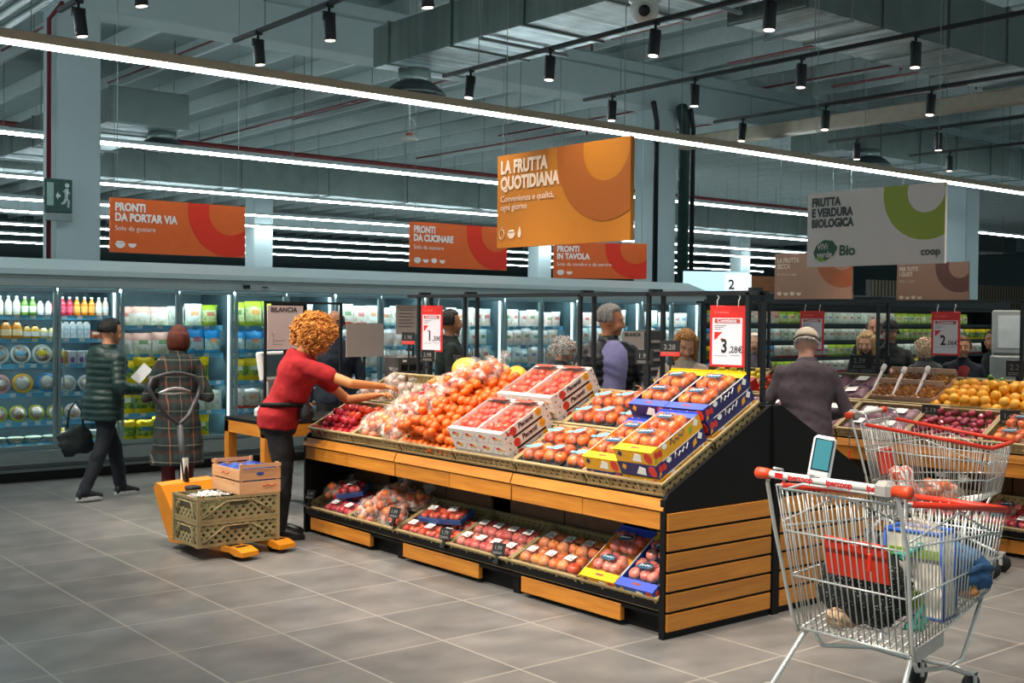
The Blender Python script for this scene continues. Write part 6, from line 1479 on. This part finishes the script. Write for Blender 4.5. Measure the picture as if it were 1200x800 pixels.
    if st == 'curly':
        qq = random.Random(int(x*100)); n_ = 900 if fine < .01 else 200
        sc = 1.16 if fine < .01 else .86
        for i in range(n_):
            v = V3((qq.gauss(0, 1), qq.gauss(0, 1), qq.gauss(0, 1))).normalized()
            if v.z < -.85 or (v.y > .55 and v.z < .35): continue
            rad = (.122 + .036*qq.random())*sc; c0 = V3((0, -.022, .072)) + V3((v.x*rad*1.02, v.y*rad*1.0, v.z*rad*.98))
            a = v.orthogonal().normalized(); b2 = v.cross(a); t0 = qq.uniform(0, 6); r_ = qq.uniform(.009, .016)
            h.tube([c0 + (a*cos(t0+t_)+b2*sin(t0+t_))*r_ + v*(.005*t_-.012) for t_ in (0, 1.1, 2.2, 3.3, 4.4, 5.5)], .0052, 5)
        h.sphere((0, -.018, .076), .112*sc, 18, 12, 0, (1, 1, 1), lambda d: .72 if (d.y > .5 and d.z < .4) or d.z < -.85 else 1.)
    else:
        low = {'short': -.25, 'bob': -1.0, 'long': -1.0, 'balding': -.2}[st]; q0 = rnd.random()*9
        def fn(d):
            if hat and d.z > .12: return .75
            low_ = low + .14*noise.noise(V3((d.x*6+q0, d.y*6, 0)))
            face = d.y > .30 and d.z < (.62 if st != 'bob' else .5)
            if st == 'balding' and d.z > .45 + .1*d.y: return .80
            if face or d.z < low_: return .70
            return (1.09 if st in ('short', 'balding') else 1.13) + .08*noise.noise(V3((d.x*9+q0, d.y*9, d.z*2.5))) + .022*sin(math.atan2(d.y, d.x)*31+4*noise.noise(d*3))*(1-d.z*d.z) 
        h.sphere((0, -.008, .09 if st in ('short', 'balding') else .078), .106, 90, 26, 0, (.84, 1.0, 1.09), fn)
        if st == 'bob': h.loft([((0, -.02, z), (rx, 0, 0), (0, ry, 0)) for z, rx, ry in ((.13, .09, .10), (.10, .105, .112), (.05, .112, .114), (.0, .110, .104), (-.035, .095, .088), (-.045, .07, .07))], 60)
        if st == 'long':
            for sg in (-1, 1): h.capsule((sg*.068, .015, .12), (sg*.08, .03, -.07), .042, .034, 12); 
            h.loft([((0, -.05, z), (rx, 0, 0), (0, ry, 0)) for z, rx, ry in ((.10, .09, .06), (.0, .095, .055), (-.10, .085, .04))], 18)
    h.build('hair', hm, o)
    if hat:
        c = MB(); c.X = MH
        c.sphere((0, -.006, .112), .108, 24, 14, 0, (.9, 1.02, .98), lambda d: 1.0 if d.z > -.02 else .72); co_ = c.build('cap', hat, o)
        c = MB(); c.X = MH; c.loft([((0, .085, .118), (.075, 0, 0), (0, .03, -.004)), ((0, .11, .112), (.072, 0, 0), (0, .062, -.014)), ((0, .11, .108), (.07, 0, 0), (0, .06, -.014))], 18); c.build('visor', hat, co_)
        c = MB(); c.X = MH; c.tube([(.096*cos(t_*PI/12), -.006+.109*sin(t_*PI/12), .108) for t_ in range(24)], .006, 6, closed=True); c.build('cap_band', M('#6a5a48', .7), co_)
    return o
def cloth(name, c, var=.2, sc=25., rough=.85): return M(c, rough, 0., var, sc)
def puffer(c):
    s = NT('quilted_'+c.strip('#')); n = s.noise(s.coord(scale=(1, 1, 3)), 12., 4); m = s.set(.45, col=s.ramp(n, [(.3, dk(srgb(c), .7)), (.7, dk(srgb(c), 1.25))])); s.bump(n, .5, .01); return m
def plaid():
    s = NT('plaid_wool'); o_ = s.sep(s.coord()); 
    def stripes(v, per, wd, off=0.): return s.math('LESS_THAN', s.math('FRACT', s.math('ADD', s.math('MULTIPLY', v, 1/per), off)), wd)
    h = s.math('ADD', o_[0], s.math('MULTIPLY', o_[1], .6)); base = s.ramp(s.noise(s.coord(), 60., 3), [(.3, srgb('#14191a')), (.7, srgb('#232c2c'))])
    c = s.mix(stripes(h, .115, .28), base, srgb('#1d2f2c')); c = s.mix(s.math('MULTIPLY', stripes(o_[2], .15, .22), .6), c, srgb('#3c2018'))
    c = s.mix(s.math('MULTIPLY', stripes(h, .115, .07, .3), .6), c, srgb('#77705f')); c = s.mix(s.math('MULTIPLY', stripes(h, .23, .05, .65), .65), c, srgb('#7c4426')); c = s.mix(s.math('MULTIPLY', stripes(o_[2], .15, .05, .5), .55), c, srgb('#8a8a7c'))
    return s.set(.9, col=c)
m_blk = cloth('b', '#121417'); m_blk2 = cloth('b', '#1a1b20'); m_shoe = (M('#101114', .4), M('#0e0e10', .6)); m_snk = (M('#14161a', .5), M('#c9ccce', .5))
# man in the green quilted jacket
g1 = person('person in dark green quilted jacket walking by the cabinets, holding a paper', 3.87, 10.58, 12, 1.60, puffer('#12302c'), cloth('t', '#171d26'), m_snk, ('short', '#12100f'), lean=.06, hyaw=-.25, hpitch=.1,
  arms=(((-.30, .06, 1.08), (-.24, .30, 1.05)), ((.29, -.02, 1.08), (.28, .25, 1.05))), feet=((-.09, .26), (.09, -.26, .02)), hem=.76, puff=.016, fine=.009, wide=1.1, hood=True, hn=(None, (.4, .1, 1.)))
tag(MB().box(-.05, .05, -.001, .001, -.08, .10).build('paper_slip', M('#dfe4e6', .5), None, (4.15, 10.42, 1.13)), 'white paper slip in the hand of the person in green', 'paper').rotation_euler = (R(-25), R(40), R(-30))
t = empty('tote_bag', (3.66, 10.72, .40), R(10)); tag(t, 'dark grey green tote bag hanging beside the person in green', 'bag')
lump((0, 0, .12), .16, (1.15, .38, .8), 3, .35, 30, 1.6).build('body', cloth('x', '#1d2b2e'), t); MB().tube([(-.08, 0, .24), (-.06, 0, .40), (0, 0, .48), (.06, 0, .40), (.08, 0, .24)], .010, 6).build('strap', m_blk, t)
# woman in the plaid coat
person('woman with short auburn hair in long plaid coat, seen from behind', 4.31, 9.97, 58, 1.55, plaid(), cloth('t', '#5a1a1c'), (M('#3a1518', .45), m_rub), ('bob', '#5a2412'), lean=.03, female=True,
  arms=(((-.30, .0, 1.03), (-.10, .22, 1.06)), ((.30, .0, 1.03), (.10, .22, 1.06))), feet=((-.09, .0), (.08, .04)), hem=.38, wide=1.12, hpitch=.1)
# worker in the red shirt
person('worker with curly ginger hair in red T-shirt, reaching over the fruit', 4.27, 8.0, -36, 1.68, cloth('r', '#9c0812', .12, 10), cloth('t', '#0e0f12'), m_shoe, ('curly', '#cf8838'), skin='#c9834e', lean=.36, hpitch=.22, hyaw=.55, female=True,
  arms=(((-.24, .50, 1.04), (-.08, .74, 1.09)), ((.26, .56, 1.20), (.10, .80, 1.17))), feet=((-.12, -.02), (.12, .02)), hem=.84, sleeve='short', fine=.0075, collar=False, wide=1.18, hn=((0, 0, 1), (0, 0, 1)), hands=(.5, .6))
t = empty('belt_bag', (4.27, 8.0, .93), R(-36)-PI/2); tag(t, 'black belt bag around the waist of the worker in red', 'bag')
MB().tube([(.20*cos(a*PI/12), .02+.165*sin(a*PI/12)+.012, .02*cos(a*PI/12)+.07) for a in range(24)], .018, 8, closed=True).build('belt', m_bk, t)
b = lump((.06, .21, .02), .10, (1.0, .55, .8), 6, .12); b.build('pouch', m_blk2, t); MB().tube([(-.02, .262, .05), (.06, .27, .055), (.13, .255, .05)], .004, 5).build('zip', M('#5a5c60', .4, .6), t)
# people around the stands
person('grey-haired man in black quilted jacket and lavender shirt, looking right', 6.66, 6.90, -112, 1.76, puffer('#14161a'), m_blk2, m_shoe, ('short', '#8a8480'), skin='#b97a58', hyaw=1.1, hpitch=.12, arms=(((-.30, .08, 1.12), (-.16, .34, 1.08)), ((.30, .08, 1.12), (.18, .34, 1.06))), puff=.014, shirt=cloth('s', '#7d7aa6', .12), wide=1.08)
person('elderly man in dark plum jacket and pale cap, seen from behind', 7.12, 5.28, 38, 1.62, cloth('j', '#4a3f46', .15), m_blk2, m_shoe, ('short', '#b9aca2'), skin='#c9927a', lean=.22, hpitch=.25, hyaw=-.1, arms=(((-.31, .10, 1.08), (-.20, .34, 1.02)), ((.31, .12, 1.08), (.2, .36, 1.02))), hem=.80, hat=M('#cdbba8', .8, var=.1), wide=1.16)
person('man in navy jacket behind the scale table, partly hidden by the worker', 5.80, 9.78, -120, 1.70, cloth('j', '#141f30'), m_blk, m_shoe, ('balding', '#4a4038'), skin='#a8714e')
person('dark-haired man in dark green jacket behind the 1,30 price sign', 6.76, 9.24, -25, 1.71, cloth('j', '#182422'), m_blk, m_shoe, ('short', '#1c1917'), skin='#a8714e')
person('stooped person with curly white hair behind the white tomato boxes', 6.78, 7.72, -20, 1.50, cloth('j', '#3a3f48'), m_blk, m_shoe, ('curly', '#d6d0ca'), skin='#c9957a', lean=.12, hpitch=.4)
person('woman with long light brown hair and beige coat, looking down', 7.02, 6.40, -128, 1.59, cloth('j', '#a39488', .2), m_blk, m_shoe, ('long', '#9a6a34'), skin='#c9957a', female=True, hpitch=.5, lean=.06, arms=(((-.25, .08, 1.08), (-.12, .28, 1.1)), ((.25, .08, 1.08), (.12, .28, 1.1))))
person('white-haired person half hidden by the 3,28 price sign', 10.4, 8.42, -140, 1.50, cloth('j', '#5a5560'), m_blk, m_shoe, ('short', '#e6d6ca'), skin='#d9a68c', female=True)
person('fair-haired woman in dark green coat beyond the right stand', 10.26, 6.86, -165, 1.56, cloth('j', '#16262a'), m_blk, m_shoe, ('long', '#b39468'), skin='#d0a084', female=True, hpitch=.35)
person('man in black cap and dark jacket looking down, beyond the right stand', 10.95, 7.06, -148, 1.66, cloth('j', '#1f2326'), m_blk, m_shoe, ('short', '#2a2624'), skin='#b98468', hpitch=.08, hat=cloth('h', '#101418'), arms=(((-.28, .1, 1.12), (-.10, .32, 1.18)), ((.28, .1, 1.12), (.12, .32, 1.16))))
person('white-haired person in grey jacket with back turned, beyond the right stand', 10.72, 6.50, 70, 1.50, cloth('j', '#4a4c50'), m_blk, m_shoe, ('curly', '#d9c2a4'), skin='#d0a084')
person('person in navy coat behind the 2,06 price sign', 11.36, 6.46, -150, 1.50, cloth('j', '#101a2a'), m_blk, m_shoe, ('short', '#6a4a34'), skin='#c08a6c', shirt=cloth('s', '#8a2a2a'))
person('person in black coat beside the grey weighing station', 12.75, 6.86, 150, 1.56, cloth('j', '#0e1014'), m_blk, m_shoe, ('short', '#3a302a'), skin='#c08a6c')
person('bald man in dark jacket standing behind the man in the black cap', 12.25, 8.12, -140, 1.68, cloth('j', '#1a2024'), m_blk, m_shoe, ('balding', '#5a4a40'), skin='#b98468')
